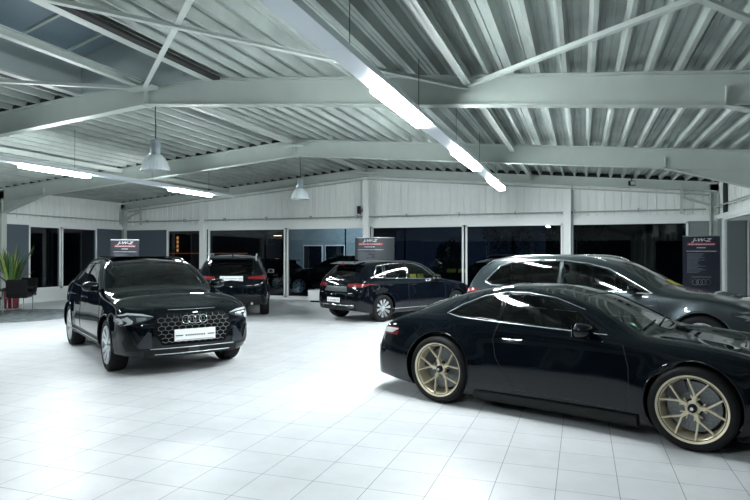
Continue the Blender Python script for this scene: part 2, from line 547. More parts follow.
# header band, ledges and capping angles
hd = MB()
hd.box(XL, XR, YB - .10, YB + .06, HEAD, HEAD + .12)
hd.box(XL, XR, YB - .03, YB + .02, HEAD + .12, HEAD + .20)
struct(hd.build('trim_1', FRAMEW))
hd = MB(); hd.box(XL - .06, XL + .10, YF, YB - .1, HEAD + .02, HEAD + .14); hd.box(XL - .02, XL + .03, YF, YB - .1, HEAD + .14, HEAD + .22)
struct(hd.build('trim_2', FRAMEW))
hd = MB(); hd.box(XR - .10, XR + .06, YF, YB - .1, HEAD + .02, HEAD + .14)
struct(hd.build('trim_3', FRAMEW))
for s in (-1, 1):
    xe = XR if s > 0 else XL
    t = MB().prism([(XRIDGE, ztop(XRIDGE) - .33), (xe, ztop(xe) - .33), (xe, ztop(xe) - .37), (XRIDGE, ztop(XRIDGE) - .37)], 'y', YB - .05, YB + .01)
    struct(t.build('trim_4' if s < 0 else 'trim_5', STEEL))
def pipe(pts, r, name, label, cat, m=None):
    tag(MB().tube(pts, r, 8).build(name, m or STEEL, smooth=40), label, cat)
pp = MB().tube([(XL + .3, YB - .14, HEAD + .33), (XR - .3, YB - .14, HEAD + .33)], .022, 8)
x = XL + 1.2
while x < XR - .4:
    pp.box(x - .015, x + .015, YB - .16, YB - .02, HEAD + .29, HEAD + .40); x += 1.75
tag(pp.build('conduit_pipe', mat('pipe_grey', (0.34, 0.38, 0.37), 0.4), smooth=40), 'thin grey conduit pipe running above the back wall windows', 'pipe')
pp = MB().tube([(XL + .14, 6, HEAD + .35), (XL + .14, YB - .3, HEAD + .35)], .022, 8)
tag(pp.build('conduit_pipe', MATS['pipe_grey'], smooth=40), 'thin grey conduit pipe above the left wall window', 'pipe')
pp = MB().tube([(XR - .14, 6, HEAD + .35), (XR - .14, YB - .3, HEAD + .35)], .022, 8)
tag(pp.build('conduit_pipe', MATS['pipe_grey'], smooth=40), 'thin grey conduit pipe above the right wall window', 'pipe')

# wall posts on the back wall
for x, wv, lb in ((-13.3, .20, 'white steel post on the back wall behind the black rear-facing SUV'),
                  (XRIDGE, .20, 'white steel post on the back wall under the roof ridge'),
                  (-.42, .22, 'white steel post on the back wall above the grey estate car')):
    p = MB().box(x - wv / 2, x + wv / 2, YB - .30, YB - .28, 0, ztop(x) - .40)
    p.box(x - wv / 2, x + wv / 2, YB - .14, YB - .12, 0, ztop(x) - .40)
    p.box(x - .008, x + .008, YB - .28, YB - .14, 0, ztop(x) - .40)
    p.box(x - wv / 2, x + wv / 2, YB - .30, YB - .10, 0, .02)
    tag(p.build('wall_post', FRAMEW), lb, 'post', 'back wall posts')
# corner framing pieces with knee braces
for s, nm in ((1, 'right'), (-1, 'left')):
    xe = XR if s > 0 else XL
    k = MB()
    x0 = xe - s * .95
    k.box(min(x0, x0 + .06), max(x0, x0 + .06), YB - .22, YB - .16, HEAD + .2, ztop(x0) - .1)
    k.bar((x0, YB - .2, ztop(x0) - .45), (xe - s * .2, YB - .2, ztop(x0) - .72), .06, .06)
    tag(k.build('corner_brace', STEEL), 'short pale knee brace and stub in the %s back corner' % nm, 'brace')

# windows
WN = [0]
def window(axis, fixed, a0, a1, z0=.06, z1=HEAD, fw=.055):
    WN[0] += 1
    fr = MB()
    def bx(u0, u1, za, zb, d0, d1):
        if axis == 'x': fr.box(u0, u1, fixed + d0, fixed + d1, za, zb)
        else: fr.box(fixed + d0, fixed + d1, u0, u1, za, zb)
    bx(a0, a0 + fw, z0, z1, -.06, .04); bx(a1 - fw, a1, z0, z1, -.06, .04)
    bx(a0, a1, z0, z0 + fw, -.06, .04); bx(a0, a1, z1 - fw, z1, -.06, .04)
    o = struct(fr.build('window_%d' % WN[0], FRAMEW))
    g = MB()
    if axis == 'x': g.box(a0 + fw, a1 - fw, fixed - .008, fixed + .008, z0 + fw, z1 - fw)
    else: g.box(fixed - .008, fixed + .008, a0 + fw, a1 - fw, z0 + fw, z1 - fw)
    g.build('window_pane', WINGLASS, o)
    return o
for a0, a1 in ((-15.05, -13.42), (-13.18, -9.95), (-9.89, -6.94), (-6.70, -3.57), (-3.51, -.55), (-.30, 2.85)):
    window('x', YB - .02, a0, a1)
struct(MB().box(XL, -15.05, YB - .05, YB + .02, 0, HEAD).build('wall_panel', BLUEPANEL))
struct(MB().box(2.85, XR, YB - .05, YB + .02, 0, HEAD).build('wall_panel', mat('grey_panel', (0.17, 0.20, 0.205), .5)))
struct(MB().box(XL, XR, YB - .07, YB + .05, 0, .06).build('baseboard_back', FRAMEW))
for a0, a1 in ((XL, -13.3), (-13.2, -10.0), (-9.9, -6.9), (-6.8, -3.6), (-3.5, -.5), (-.4, XR)):
    window('x', YF, a0, a1, 0, HEAD + .1)
# left wall
window('y', XL, 14.5, 15.76, .42, HEAD + .02); window('y', XL, 15.80, 17.38, .42, HEAD + .02)
struct(MB().box(XL - .03, XL + .03, 17.38, YB, 0, HEAD + .02).build('wall_panel', BLUEPANEL))
struct(MB().box(XL - .03, XL + .03, 13.3, 14.5, 0, HEAD + .02).build('wall_panel', BLUEPANEL))
struct(MB().box(XL - .06, XL + .14, 13.6, 17.38, 0, .42).build('baseboard_left', FRAMEW))
window('y', XL, 8.2, 13.2, .42, HEAD + .02); window('y', XL, 2.8, 7.8, .42, HEAD + .02); window('y', XL, -8, 2.4, .42, HEAD + .02)
struct(MB().box(XL - .06, XL + .05, YF, 13.3, 0, .42).build('baseboard_left_near', FRAMEW))
# right wall: bluish glazed front
for a0, a1 in ((14.6, 17.9), (9.8, 14.5), (4.6, 9.7), (-1, 4.5), (-8, -1.1)):
    window('y', XR, a0, a1, .06, HEAD + .02)
struct(MB().box(XR - .03, XR + .03, 17.9, YB, 0, HEAD).build('wall_panel', mat('grey_panel', (0.17, 0.20, 0.205), .5)))
# dark gap in the right corner as in the photo
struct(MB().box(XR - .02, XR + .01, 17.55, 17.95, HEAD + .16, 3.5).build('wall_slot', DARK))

# ------------------------------------------------------------------ light trunkings with fluorescent lamps
def trunking(x, y0, y1, z, lit, label, w=.22):
    t = empty('light_trunking', (x, y0, z), 0, label, 'ceiling light', 'suspended fluorescent trunkings')
    h = MB().prism([(-w / 2, .0), (w / 2, .0), (w / 2 - .015, .075), (-w / 2 + .015, .075)], 'y', 0, y1 - y0)
    h.build('housing', TRUNK, t)
    s = 0
    for a, b in lit:
        mbt = MB()
        mbt.prism([(-w / 2 + .03, -.004), (-w / 2 + .035, -.068), (w / 2 - .035, -.068), (w / 2 - .03, -.004)], 'y', a - y0, b - y0)
        mbt.build('lamp_tube', TUBE, t)
    yy = y0 + .6
    while yy < y1:
        MB().tube([(0, yy - y0, .075), (0, yy - y0, ztop(x) - z)], .004, 5).build('suspension_wire', BLACK, t)
        yy += 2.35
    seams = MB(); yy = y0 + 1.5
    while yy < y1 - .3:
        seams.box(-w / 2 - .002, w / 2 + .002, yy - y0, yy - y0 + .006, -.001, .03); yy += 1.5
    seams.build('joint', SATIN, t)
    return t
trunking(-1.94, -7.5, 15.4, 3.3, [(-.6, .9), (5.6, 7.4), (9.5, 11.6), (13.4, 15.38)], 'long pale suspended light trunking running from top centre to above the estate car')
trunking(-10.0, -7.5, 15.4, 3.3, [(4.9, 6.2), (8.3, 9.9), (12.6, 14.3)], 'long pale suspended light trunking on the left above the black coupe SUV')

def bell_lamp(x, y, label):
    t = empty('pendant_lamp', (x, y, 2.98), 0, label, 'pendant lamp', 'bell pendant lamps')
    n = 48; prof = [(.225, 0), (.228, .02), (.218, .06), (.20, .12), (.17, .19), (.12, .245), (.075, .27)]
    mb = MB(); vs = []; fs = []
    for i in range(n):
        a = 2 * PI * i / n
        for r, h in prof:
            rr = r * (1 + (.012 if i % 2 else -.012))
            vs.append((rr * math.cos(a), rr * math.sin(a), h))
    m = len(prof)
    for i in range(n):
        j = (i + 1) % n
        for k in range(m - 1): fs.append((i * m + k, j * m + k, j * m + k + 1, i * m + k + 1))
    mb.add(vs, fs)
    mb.build('lamp_shade', mat('prismatic_acrylic', (0.66, 0.74, 0.76), 0.25, 0.2, coat=.5), t, smooth=20)
    MB().lathe([(0, .265), (.078, .265), (.085, .28), (.085, .42), (.08, .43), (.08, .50), (.05, .515), (0, .515)], 28).build('gear_housing', mat('gear_grey', (0.22, 0.27, 0.29), .4, .3), t, smooth=40)
    MB().lathe([(0, .1), (.035, .11), (.045, .16), (.03, .25), (0, .26)], 16).build('bulb', LAMPWHITE, t, smooth=60)
    MB().tube([(0, 0, .51), (.01, 0, .7), (-.004, 0, .9), (0, 0, ztop(x) - .42 - 2.98)], .009, 6).build('cord', BLACK, t)
    return t
bell_lamp(-6.66, 8.0, 'ribbed translucent bell pendant lamp hanging nearest, above the black coupe SUV')
bell_lamp(-6.70, 13.4, 'smaller far ribbed bell pendant lamp in front of the back wall')
# floodlight on the back right rafter
fl = empty('floodlight', (1.35, 18.3, 3.62), .5, 'small dark floodlight clipped to the far right rafter', 'spotlight')
MB().box(-.09, .09, -.05, .05, -.07, .07).build('lamp_body', BLACK, fl, bevel=.01)
MB().box(-.07, .07, -.056, -.05, -.05, .05).build('lens', LAMPWHITE, fl)
MB().bar((0, 0, .05), (0, .05, .2), .02, .02).build('bracket', BLACK, fl)
# socket box on ridge post
sb = empty('socket_box', (XRIDGE - .3, YB - .12, HEAD + .55), 0, 'small dark electrical boxes on the wall left of the ridge post', 'electrical box')
MB().box(-.06, .05, -.05, .03, -.12, .14).build('box_body', BLACK, sb, bevel=.006)
MB().box(.07, .14, -.05, .03, -.06, .05).build('side_box', mat('box_grey', (0.15, 0.17, 0.17), .5), sb, bevel=.006)
# ------------------------------------------------------------------ car bodies
def pchip(xk, Y, x):
    xk = np.asarray(xk, float); Y = np.asarray(Y, float)
    h = np.diff(xk)[:, None]; d = np.diff(Y, axis=0) / h
    m = np.zeros_like(Y)
    w1 = 2 * h[1:] + h[:-1]; w2 = h[1:] + 2 * h[:-1]
    with np.errstate(divide='ignore', invalid='ignore'):
        hm = (w1 + w2) / (w1 / d[:-1] + w2 / d[1:])
    m[1:-1] = np.where(d[:-1] * d[1:] > 0, hm, 0)
    m[0] = d[0]; m[-1] = d[-1]
    i = np.clip(np.searchsorted(xk, x, side='right') - 1, 0, len(xk) - 2)
    t = ((x - xk[i]) / (xk[i + 1] - xk[i]))[:, None]; hh = h[i]
    return ((2 * t**3 - 3 * t**2 + 1) * Y[i] + (t**3 - 2 * t**2 + t) * hh * m[i]
            + (-2 * t**3 + 3 * t**2) * Y[i + 1] + (t**3 - t**2) * hh * m[i + 1])

# rows: xs ys zb z2 z3 z4 xt y5 z5 z7 e k4   (distance back from the nose, half widths, heights)
def body_grid(rows, nose, tail, nt=6, nv=5):
    R = np.array(rows, float)
    # arc-length like parameter along the plan outline
    s = np.concatenate([[0], np.cumsum(np.hypot(np.diff(R[:, 0]), np.diff(R[:, 1])))])
    q = np.concatenate([np.linspace(s[i], s[i + 1], nt, endpoint=False) for i in range(len(s) - 1)] + [[s[-1]]])
    T = pchip(s, R, q)
    grid = []
    for r in T:
        xs, ys, zb, z2, z3, z4, xt, y5, z5, z7, e, k4 = r
        I = nose if e > 0 else tail
        sg = 1 if e > 0 else -1
        b, i3, i4 = (I[0] * abs(e) * sg, I[1] * abs(e) * sg, I[2] * abs(e) * sg)
        P_ = np.array([(xs + b, 0, zb), (xs + b, ys * .60, zb), (xs + b, ys * .93, zb), (xs + b * .4, ys * .978, zb + .075), (xs, ys, z2), (xs + i3, ys * (.5 + .5 * k4 + .01), z3),
                       (xs + i4, ys * k4, z4), (xt, y5, z5), (xt, y5 * .55, z5 + (z7 - z5) * .72), (xt, 0, z7)])
        c = np.concatenate([[0], np.cumsum(np.sqrt(np.maximum(np.linalg.norm(np.diff(P_, axis=0), axis=1), .004)))])
        v = np.concatenate([np.linspace(c[i], c[i + 1], nv, endpoint=False) for i in range(len(c) - 1)] + [[c[-1]]])
        grid.append(pchip(c, P_, v))
    return np.array(grid)          # (nt, nv, 3)

def inside(poly, x, y):
    r = False; n = len(poly); j = n - 1
    for i in range(n):
        xi, yi = poly[i]; xj, yj = poly[j]
        if (yi > y) != (yj > y) and x < (xj - xi) * (y - yi) / (yj - yi) + xi: r = not r
        j = i
    return r

def cut_faces(bm, poly, a, b, filt):
    """bisect the faces passing filt along the polygon (coordinates a, b), return those inside"""
    us = [p[0] for p in poly]; vs = [p[1] for p in poly]
    u0, u1, v0, v1 = min(us) - .05, max(us) + .05, min(vs) - .05, max(vs) + .05
    bm.normal_update()
    S = []
    for f in bm.faces:
        c = f.calc_center_median()
        if u0 < c[a] < u1 and v0 < c[b] < v1 and filt(f, c): S.append(f)
    S = set(S)
    n = len(poly)
    for i in range(n):
        p, q = poly[i], poly[(i + 1) % n]
        du, dv = q[0] - p[0], q[1] - p[1]
        co = Vector((0, 0, 0)); co[a] = p[0]; co[b] = p[1]
        no = Vector((0, 0, 0)); no[a] = dv; no[b] = -du
        no.normalize()
        # only those near this edge
        eu0, eu1 = min(p[0], q[0]) - .02, max(p[0], q[0]) + .02; ev0, ev1 = min(p[1], q[1]) - .02, max(p[1], q[1]) + .02
        N = [f for f in S if f.is_valid and max(v.co[a] for v in f.verts) > eu0 and min(v.co[a] for v in f.verts) < eu1
             and max(v.co[b] for v in f.verts) > ev0 and min(v.co[b] for v in f.verts) < ev1]
        if not N: continue
        g = set(N)
        for f in N: g.update(f.edges); g.update(f.verts)
        before = len(bm.faces)
        res = bmesh.ops.bisect_plane(bm, geom=list(g), dist=1e-5, plane_co=co, plane_no=no)
        for x in res['geom']:
            if isinstance(x, bmesh.types.BMFace): S.add(x)
    bm.normal_update()
    out = []
    for f in S:
        if f.is_valid:
            c = f.calc_center_median()
            if inside(poly, c[a], c[b]) and filt(f, c): out.append(f)
    return out

def faces_to_bm(faces):
    nb = bmesh.new(); mp = {}
    for f in faces:
        vs = []
        for v in f.verts:
            if v not in mp: mp[v] = nb.verts.new(v.co)
            vs.append(mp[v])
        try: nb.faces.new(vs)
        except ValueError: pass
    nb.normal_update()
    return nb

def bm_obj(bm, name, m, parent, off=0.0, thick=0.0, sharp=35, label=None):
    bm.normal_update()
    if off:
        mv = [(v, v.normal.copy()) for v in bm.verts]
        for v, n in mv: v.co += n * off
    if thick:
        bmesh.ops.solidify(bm, geom=list(bm.faces), thickness=thick)
    me = bpy.data.meshes.new(name)
    bm.to_mesh(me)
    me.shade_smooth(); me.set_sharp_from_angle(angle=math.radians(sharp))
    o = link_mesh(name, me, m, parent)
    if label: o['label'] = label
    return o

def boundary_loops(bm):
    es = [e for e in bm.edges if len(e.link_faces) == 1]
    adj = {}
    for e in es:
        for v in e.verts: adj.setdefault(v, []).append(e)
    used = set(); loops = []
    for e in es:
        if e in used: continue
        loop = [e.verts[0], e.verts[1]]; used.add(e); cur = e.verts[1]
        while True:
            nx = [x for x in adj[cur] if x not in used]
            if not nx: break
            used.add(nx[0]); cur = nx[0].other_vert(cur)
            if cur is loop[0]: break
            loop.append(cur)
        if len(loop) > 4: loops.append([v.co.copy() for v in loop])
    return loops

class Car:
    def __init__(s, name, label, cat, rows, nose, tail, L, of, wb, track, tyre, paint, arch, flare=.02, nt=6, nv=5, add=0.0):
        s.add = add; wb += add; L += add
        s.root = empty(name, (0, 0, 0), 0, label, cat)
        s.of, s.wb, s.L, s.paint = of, wb, L, paint
        s.front_x = of + wb / 2            # x of the nose
        g = body_grid(rows, nose, tail, nt, nv)
        A, B = g.shape[:2]
        g[:, :, 0] = s.front_x - (g[:, :, 0] + add * np.clip((g[:, :, 0] - 1.3) / 1.9, 0, 1))
        s.W = np.max(g[:, :, 1])
        s.axles = [wb / 2, -wb / 2]
        for k, ax in enumerate(s.axles):
            Ra = arch[k]; zc = tyre[k][0]
            d = np.hypot(g[:, :, 0] - ax, g[:, :, 2] - zc) - Ra
            w = np.exp(-(np.maximum(d, 0) / .09) ** 2) * (g[:, :, 1] > .62 * s.W) * (g[:, :, 2] < zc + Ra + .25)
            g[:, :, 1] += flare * w
        vs = [tuple(p) for p in g.reshape(-1, 3)]
        n0 = len(vs)
        vs += [(p[0], -p[1], p[2]) for p in vs]
        fs = []
        for i in range(A - 1):
            for j in range(B - 1):
                a, b, c, d = i * B + j, (i + 1) * B + j, (i + 1) * B + j + 1, i * B + j + 1
                fs.append((a, b, c, d)); fs.append((n0 + d, n0 + c, n0 + b, n0 + a))
        me = bpy.data.meshes.new('tmp'); me.from_pydata(vs, [], fs)
        bm = bmesh.new(); bm.from_mesh(me)
        bmesh.ops.remove_doubles(bm, verts=bm.verts, dist=.0008)
        bmesh.ops.dissolve_degenerate(bm, dist=1e-5, edges=bm.edges)
        bmesh.ops.recalc_face_normals(bm, faces=bm.faces)
        bm.to_mesh(me); bm.free()
        s.bvh_full = None
        # wheel wells
        o = bpy.data.objects.new('tmp', me); C.objects.link(o)
        cut = MB()
        for k, ax in enumerate(s.axles):
            for sy in (-1, 1):
                y0, y1 = sy * (track[k] / 2 - .20), sy * (s.W + .2)
                cut.lathe([(0, min(y0, y1)), (arch[k], min(y0, y1)), (arch[k], max(y0, y1)), (0, max(y0, y1))], 56, 'y', c=(ax, 0, tyre[k][0] + .015))
        co = cut.build('tmpcut', BLACK)
        md = o.modifiers.new('b', 'BOOLEAN'); md.operation = 'DIFFERENCE'; md.solver = 'EXACT'; md.object = co
        dg = bpy.context.evaluated_depsgraph_get()
        me2 = bpy.data.meshes.new_from_object(o.evaluated_get(dg))
        bpy.data.objects.remove(o); bpy.data.objects.remove(co)
        s.bm = bmesh.new(); s.bm.from_mesh(me2)
        if len(s.bm.faces) < 500: print('BOOLEAN FAILED', name)
        for f in s.bm.faces: f.material_index = 0
        s.bm.normal_update()
        s.bvh = BVHTree.FromBMesh(s.bm)
        s.tyre, s.track = tyre, track
        s.arch = arch
    def X(s, d): return s.front_x - (d + s.add * min(1, max(0, (d - 1.3) / 1.9)))
    def hit(s, o, d):
        r = s.bvh.ray_cast(Vector(o), Vector(d).normalized())
        return (r[0], r[1]) if r[0] is not None else (None, None)
    def side(s, d, z, sy, off=0.0):
        p, n = s.hit((s.X(d), sy * 3, z), (0, -sy, 0))
        if p is None: return None
        return p + n * off
    def frontp(s, y, z, off=0.0):
        p, n = s.hit((5, y, z), (-1, 0, 0)); return None if p is None else p + n * off
    def rearp(s, y, z, off=0.0):
        p, n = s.hit((-5, y, z), (1, 0, 0)); return None if p is None else p + n * off
    def topp(s, d, y, off=0.0):
        p, n = s.hit((s.X(d), y, 4), (0, 0, -1)); return None if p is None else p + n * off
    # --- regions
    def side_glass(s, poly, m, name='side_window', trim=None, tr=.008, inset=-.006):
        pl = [(s.X(d), z) for d, z in poly]
        for sy in (-1, 1):
            fs = cut_faces(s.bm, pl, 0, 2, lambda f, c: c.y * sy > .25 and f.normal.y * sy > .15)
            if not fs: print('no faces', name); continue
            nb = faces_to_bm(fs); bmesh.ops.delete(s.bm, geom=fs, context='FACES')
            o = bm_obj(nb, name, m, s.root, off=inset)
            if trim:
                t = MB()
                for lp in boundary_loops(nb): t.tube([p + Vector((0, sy * .004, 0)) for p in lp[::1]], tr, 6, closed=True)
                t.build('window_trim', trim, o, smooth=60)
            nb.free()
    def end_glass(s, poly, front, m, name, trim=None, dmax=None, tr=.008):
        sg = 1 if front else -1
        def filt(f, c):
            if f.normal.x * sg < .12: return False
            return (c.x > s.X(dmax)) if front else (c.x < s.X(dmax))
        fs = cut_faces(s.bm, poly, 1, 2, filt)
        if not fs: print('no faces', name); return
        nb = faces_to_bm(fs); bmesh.ops.delete(s.bm, geom=fs, context='FACES')
        o = bm_obj(nb, name, m, s.root, off=-.006)
        if trim:
            t = MB()
            for lp in boundary_loops(nb): t.tube(lp, tr, 6, closed=True)
            t.build('window_trim', trim, o, smooth=60)
        nb.free(); return o
    def patch(s, poly, view, m, name, off=.004, thick=.012, parent=None, both=True, filt=None, label=None):
        """raised panel lying on the body: view 'front' 'rear' (y,z) or 'side' (d,z)"""
        outs = []
        for sy in ((1, -1) if both else (1,)):
            if view == 'side':
                pl = [(s.X(d), z) for d, z in poly]; a, b = 0, 2
                fl = lambda f, c: c.y * sy > .2 and f.normal.y * sy > .1
            else:
                sg = 1 if view == 'front' else -1
                pl = [(y * sy, z) for y, z in poly]; a, b = 1, 2
                fl = (lambda f, c: f.normal.x * sg > .08 and c.x * sg > 0.9) if filt is None else filt
            u0 = min(p[0] for p in pl) - .12; u1 = max(p[0] for p in pl) + .12; v0 = min(p[1] for p in pl) - .12; v1 = max(p[1] for p in pl) + .12
            src = [f for f in s.bm.faces if u0 < f.calc_center_median()[a] < u1 and v0 < f.calc_center_median()[b] < v1]
            nb = faces_to_bm(src)
            fs = cut_faces(nb, pl, a, b, fl)
            if not fs: print('no patch', name); nb.free(); continue
            # keep the largest connected piece only
            left = set(fs); best = []
            while left:
                st_ = [left.pop()]; isl = list(st_)
                while st_:
                    f = st_.pop()
                    for e in f.edges:
                        for g in e.link_faces:
                            if g in left: left.discard(g); st_.append(g); isl.append(g)
                if len(isl) > len(best): best = isl
            n2 = faces_to_bm(best); nb.free()
            par = parent
            if isinstance(parent, (list, tuple)): par = parent[len(outs)] if len(parent) > len(outs) else parent[0]
            o = bm_obj(n2, name, m, par or s.root, off=off, thick=thick, label=label)
            n2.free(); outs.append(o)
        return outs
    def line(s, pts, view, r, m, name, both=True, off=.0, parent=None, step=.04):
        outs = []
        for sy in ((1, -1) if both else (1,)):
            P3 = []
            for (a, b), (c, d) in zip(pts[:-1], pts[1:]):
                n = max(1, int(math.hypot(c - a, d - b) / step))
                for k in range(n + (1 if (c, d) == pts[-1] else 0)):
                    u, v = a + (c - a) * k / n, b + (d - b) * k / n
                    p = s.side(u, v, sy, off) if view == 'side' else (s.frontp(u * sy, v, off) if view == 'front' else (s.rearp(u * sy, v, off) if view == 'rear' else s.topp(u, v * sy, off)))
                    if p is not None: P3.append(p)
            if len(P3) > 1:
                outs.append(MB().tube(P3, r, 6).build(name, m, parent or s.root, smooth=60))
        return outs
    def finish(s, bottom=None):
        bm = s.bm
        # cladding / underside material by region: wells and floor are black plastic
        me = bpy.data.meshes.new('body')
        for f in bm.faces:
            c = f.calc_center_median(); f.material_index = 0
            if f.normal.z < -.7 and c.z < .4: f.material_index = 1
            for k, ax in enumerate(s.axles):
                if math.hypot(c.x - ax, c.z - s.tyre[k][0] - .015) < s.arch[k] + .002: f.material_index = 1
        bm.to_mesh(me); bm.free()
        me.materials.clear(); me.materials.append(s.paint); me.materials.append(BLACK)
        me.shade_smooth(); me.set_sharp_from_angle(angle=math.radians(38))
        link_mesh('body', me, None, s.root)
    def wheels(s, maker):
        first = {}
        for k, ax in enumerate(s.axles):
            w = maker(s.tyre[k])
            for sy in (1, -1):
                o = w if sy == 1 else copy_tree(w)
                o.parent = s.root
                o.location = (ax, sy * (s.track[k] / 2), s.tyre[k][0])
                o.rotation_euler = (0, .35 * k + .2 * sy, 0 if sy == 1 else PI)
    def arch_lip(s, r, m, name='arch_trim', extra=.012):
        for k, ax in enumerate(s.axles):
            for sy in (-1, 1):
                pts = []
                for i in range(33):
                    a = PI * (-.12 + 1.24 * i / 32)
                    x = ax + (s.arch[k] + extra) * math.cos(a); z = s.tyre[k][0] + .015 + (s.arch[k] + extra) * math.sin(a)
                    p, n = s.hit((x, sy * 3, z), (0, -sy, 0))
                    if p is not None and p.y * sy > .55 * s.W: pts.append(p)
                if len(pts) > 3: MB().tube(pts, r, 8).build(name, m, s.root, smooth=60)
    def place(s, x, y, rz):
        s.root.location = (x, y, 0); s.root.rotation_euler = (0, 0, math.radians(rz))

def make_wheel(R, w, rr, style):
    """tyre radius, width, rim radius; outer face towards +Y"""
    h = w / 2
    t = MB()
    t.lathe([(rr - .012, -h * .82), (rr + .01, -h * .90), (rr + (R - rr) * .5, -h), (R - .02, -h * .93), (R - .004, -h * .78), (R, -h * .5), (R, h * .5), (R - .004, h * .78),
             (R - .02, h * .93), (rr + (R - rr) * .5, h), (rr + .01, h * .90), (rr - .012, h * .82)], 64, 'y')
    wheel = t.build('wheel', RUBBER, None, smooth=50)
    rim = MB()
    col, ysp = {'gold': (GOLD, h * .55), 'silver': (ALLOY, h * .6), 'tenspoke': (ALLOY, h * .6), 'plain': (ALLOY, h * .6)}[style]
    rim.lathe([(rr - .02, h * .70), (rr - .004, h * .86), (rr + .012, h * .93), (rr + .012, h * .84), (rr - .012, h * .75), (rr - .03, h * .3), (rr - .035, -h * .8), (rr + .0, -h * .85), (rr - .028, -h * .8), (rr - .028, h * .3)][::1], 64, 'y', closed=False)
    rim.build('rim_barrel', col if style != 'tenspoke' else GLOSSBLACK, wheel, smooth=40)
    sp = MB()
    def spoke(r0, a0, r1, a1, w0, w1, y0, y1, d=.035):
        p0 = Vector((r0 * math.cos(a0), y0, r0 * math.sin(a0))); p1 = Vector((r1 * math.cos(a1), y1, r1 * math.sin(a1)))
        sp.bar(p0, p1, w0, d, up=(0, 1, 0), w1=w1, h1=d)
    yr = h * .78
    if style == 'gold':
        for k in range(5):
            a = 2 * PI * k / 5 + PI / 2
            spoke(.045, a, .115, a, .036, .026, ysp - .012, ysp, .04)
            for q in (-1, 1):
                spoke(.112, a + q * .05, rr - .008, a + q * PI / 10 * 1.02, .015, .012, ysp, yr, .03)
            for q in (-1, 1):
                spoke(.05, a, .105, a + q * .35, .010, .010, ysp - .02, ysp - .02, .03)
        sp.lathe([(0, ysp - .01), (.06, ysp - .01), (.06, ysp - .05), (0, ysp - .05)], 24, 'y')
    elif style == 'silver':
        for k in range(5):
            a = 2 * PI * k / 5 + PI / 2
            for q in (-1, 1):
                spoke(.05, a + q * .25, rr - .006, a + q * .26, .05, .062, ysp, yr)
            spoke(.05, a, rr * .55, a, .05, .02, ysp - .015, ysp - .01)
        sp.lathe([(0, ysp + .012), (.075, ysp + .012), (.085, ysp - .03), (0, ysp - .03)], 24, 'y')
    else:
        for k in range(10):
            a = 2 * PI * k / 10
            spoke(.05, a, rr - .01, a, .020, .066, ysp, yr)
        sp.lathe([(0, ysp + .012), (.06, ysp + .012), (.07, ysp - .03), (0, ysp - .03)], 24, 'y')
    sp.build('spokes', col, wheel, bevel=.004, smooth=40)
    if style in ('tenspoke',):
        MB().lathe([(.03, ysp - .03), (rr - .02, h * .55), (rr - .02, h * .5), (.03, ysp - .05)], 40, 'y').build('spoke_backing', GLOSSBLACK, wheel)
    cap = MB().lathe([(0, ysp + .03), (.02, ysp + .028), (.034, ysp + .015), (.036, ysp - .02)], 24, 'y')
    c = cap.build('hub_cap', BLACK if style == 'gold' else SATIN, wheel, smooth=40)
    if style == 'gold':
        MB().lathe([(0, ysp + .034), (.013, ysp + .034), (.014, ysp + .026)], 16, 'y').build('cap_emblem', LAMPWHITE, wheel)
    dr = rr * .78
    dm = MB().lathe([(.07, .0), (dr, .0), (dr, -.03), (.07, -.03)], 48, 'y')
    for r in (.55, .68, .8, .9):
        for k in range(18):
            a = 2 * PI * k / 18 + r * 5
            dm.lathe([(0, .003), (.005, .003), (.005, -.001)], 6, 'y', c=(dr * r * math.cos(a), 0, dr * r * math.sin(a)))
    dm.build('brake_disc', DISC, wheel, smooth=40)
    ca = MB(); A = [(-.45 + .9 * i / 8) for i in range(9)]
    for i in range(8):
        for r0, r1, y0, y1 in ((dr * .62, dr * 1.1, .004, .035),):
            a, b = A[i] + .6, A[i + 1] + .6
            ca.add([(r * math.cos(t), y, r * math.sin(t)) for t in (a, b) for r in (r0, r1) for y in (y0, y1)],
                   [(0, 1, 3, 2), (4, 6, 7, 5), (0, 4, 5, 1), (2, 3, 7, 6), (0, 2, 6, 4), (1, 5, 7, 3)])
    ca.build('brake_caliper', CALIPER, wheel)
    # dark backing behind the disc
    MB().lathe([(0, -.05), (rr - .035, -.05), (rr - .035, -.055), (0, -.055)], 40, 'y').build('inner_shield', BLACK, wheel)
    return wheel

def rounded(name, m, par, size, loc, rot=(0, 0, 0), lv=2):
    b = MB().box(-size[0] / 2, size[0] / 2, -size[1] / 2, size[1] / 2, -size[2] / 2, size[2] / 2)
    o = b.build(name, m, par, bevel=min(size) * .3, smooth=60)
    o.location = loc; o.rotation_euler = rot
    return o

def seats(car, d0, zf, rows, yoff=.36, h=.62):
    for dd in rows:
        for sy in (-1, 1):
            st = rounded('seat', LEATHER, car.root, (.5, .48, .16), (car.X(dd), sy * yoff, zf))
            rounded('seat_backrest', LEATHER, st, (.13, .47, h), (-.27, 0, h / 2), (0, -.28, 0))
            rounded('headrest', LEATHER, st, (.09, .25, .17), (-.37, 0, h + .10), (0, -.15, 0))
def dash(car, d, z, wy=.62, wheel_y=.36):
    db = rounded('dashboard', LEATHER, car.root, (.42, wy * 2, .2), (car.X(d), 0, z - .10))
    sw = MB()
    pts = [(0, .175 * math.cos(a), .175 * math.sin(a)) for a in [2 * PI * i / 28 for i in range(28)]]
    sw.tube(pts, .014, 6, closed=True)
    sw.bar((0, -.17, 0), (0, .17, 0), .03, .02); sw.bar((0, 0, 0), (0, 0, -.17), .03, .02)
    o = sw.build('steering_wheel', LEATHER, car.root, smooth=60)
    o.location = (car.X(d + .36), wheel_y, z - .02); o.rotation_euler = (0, -.4, 0)

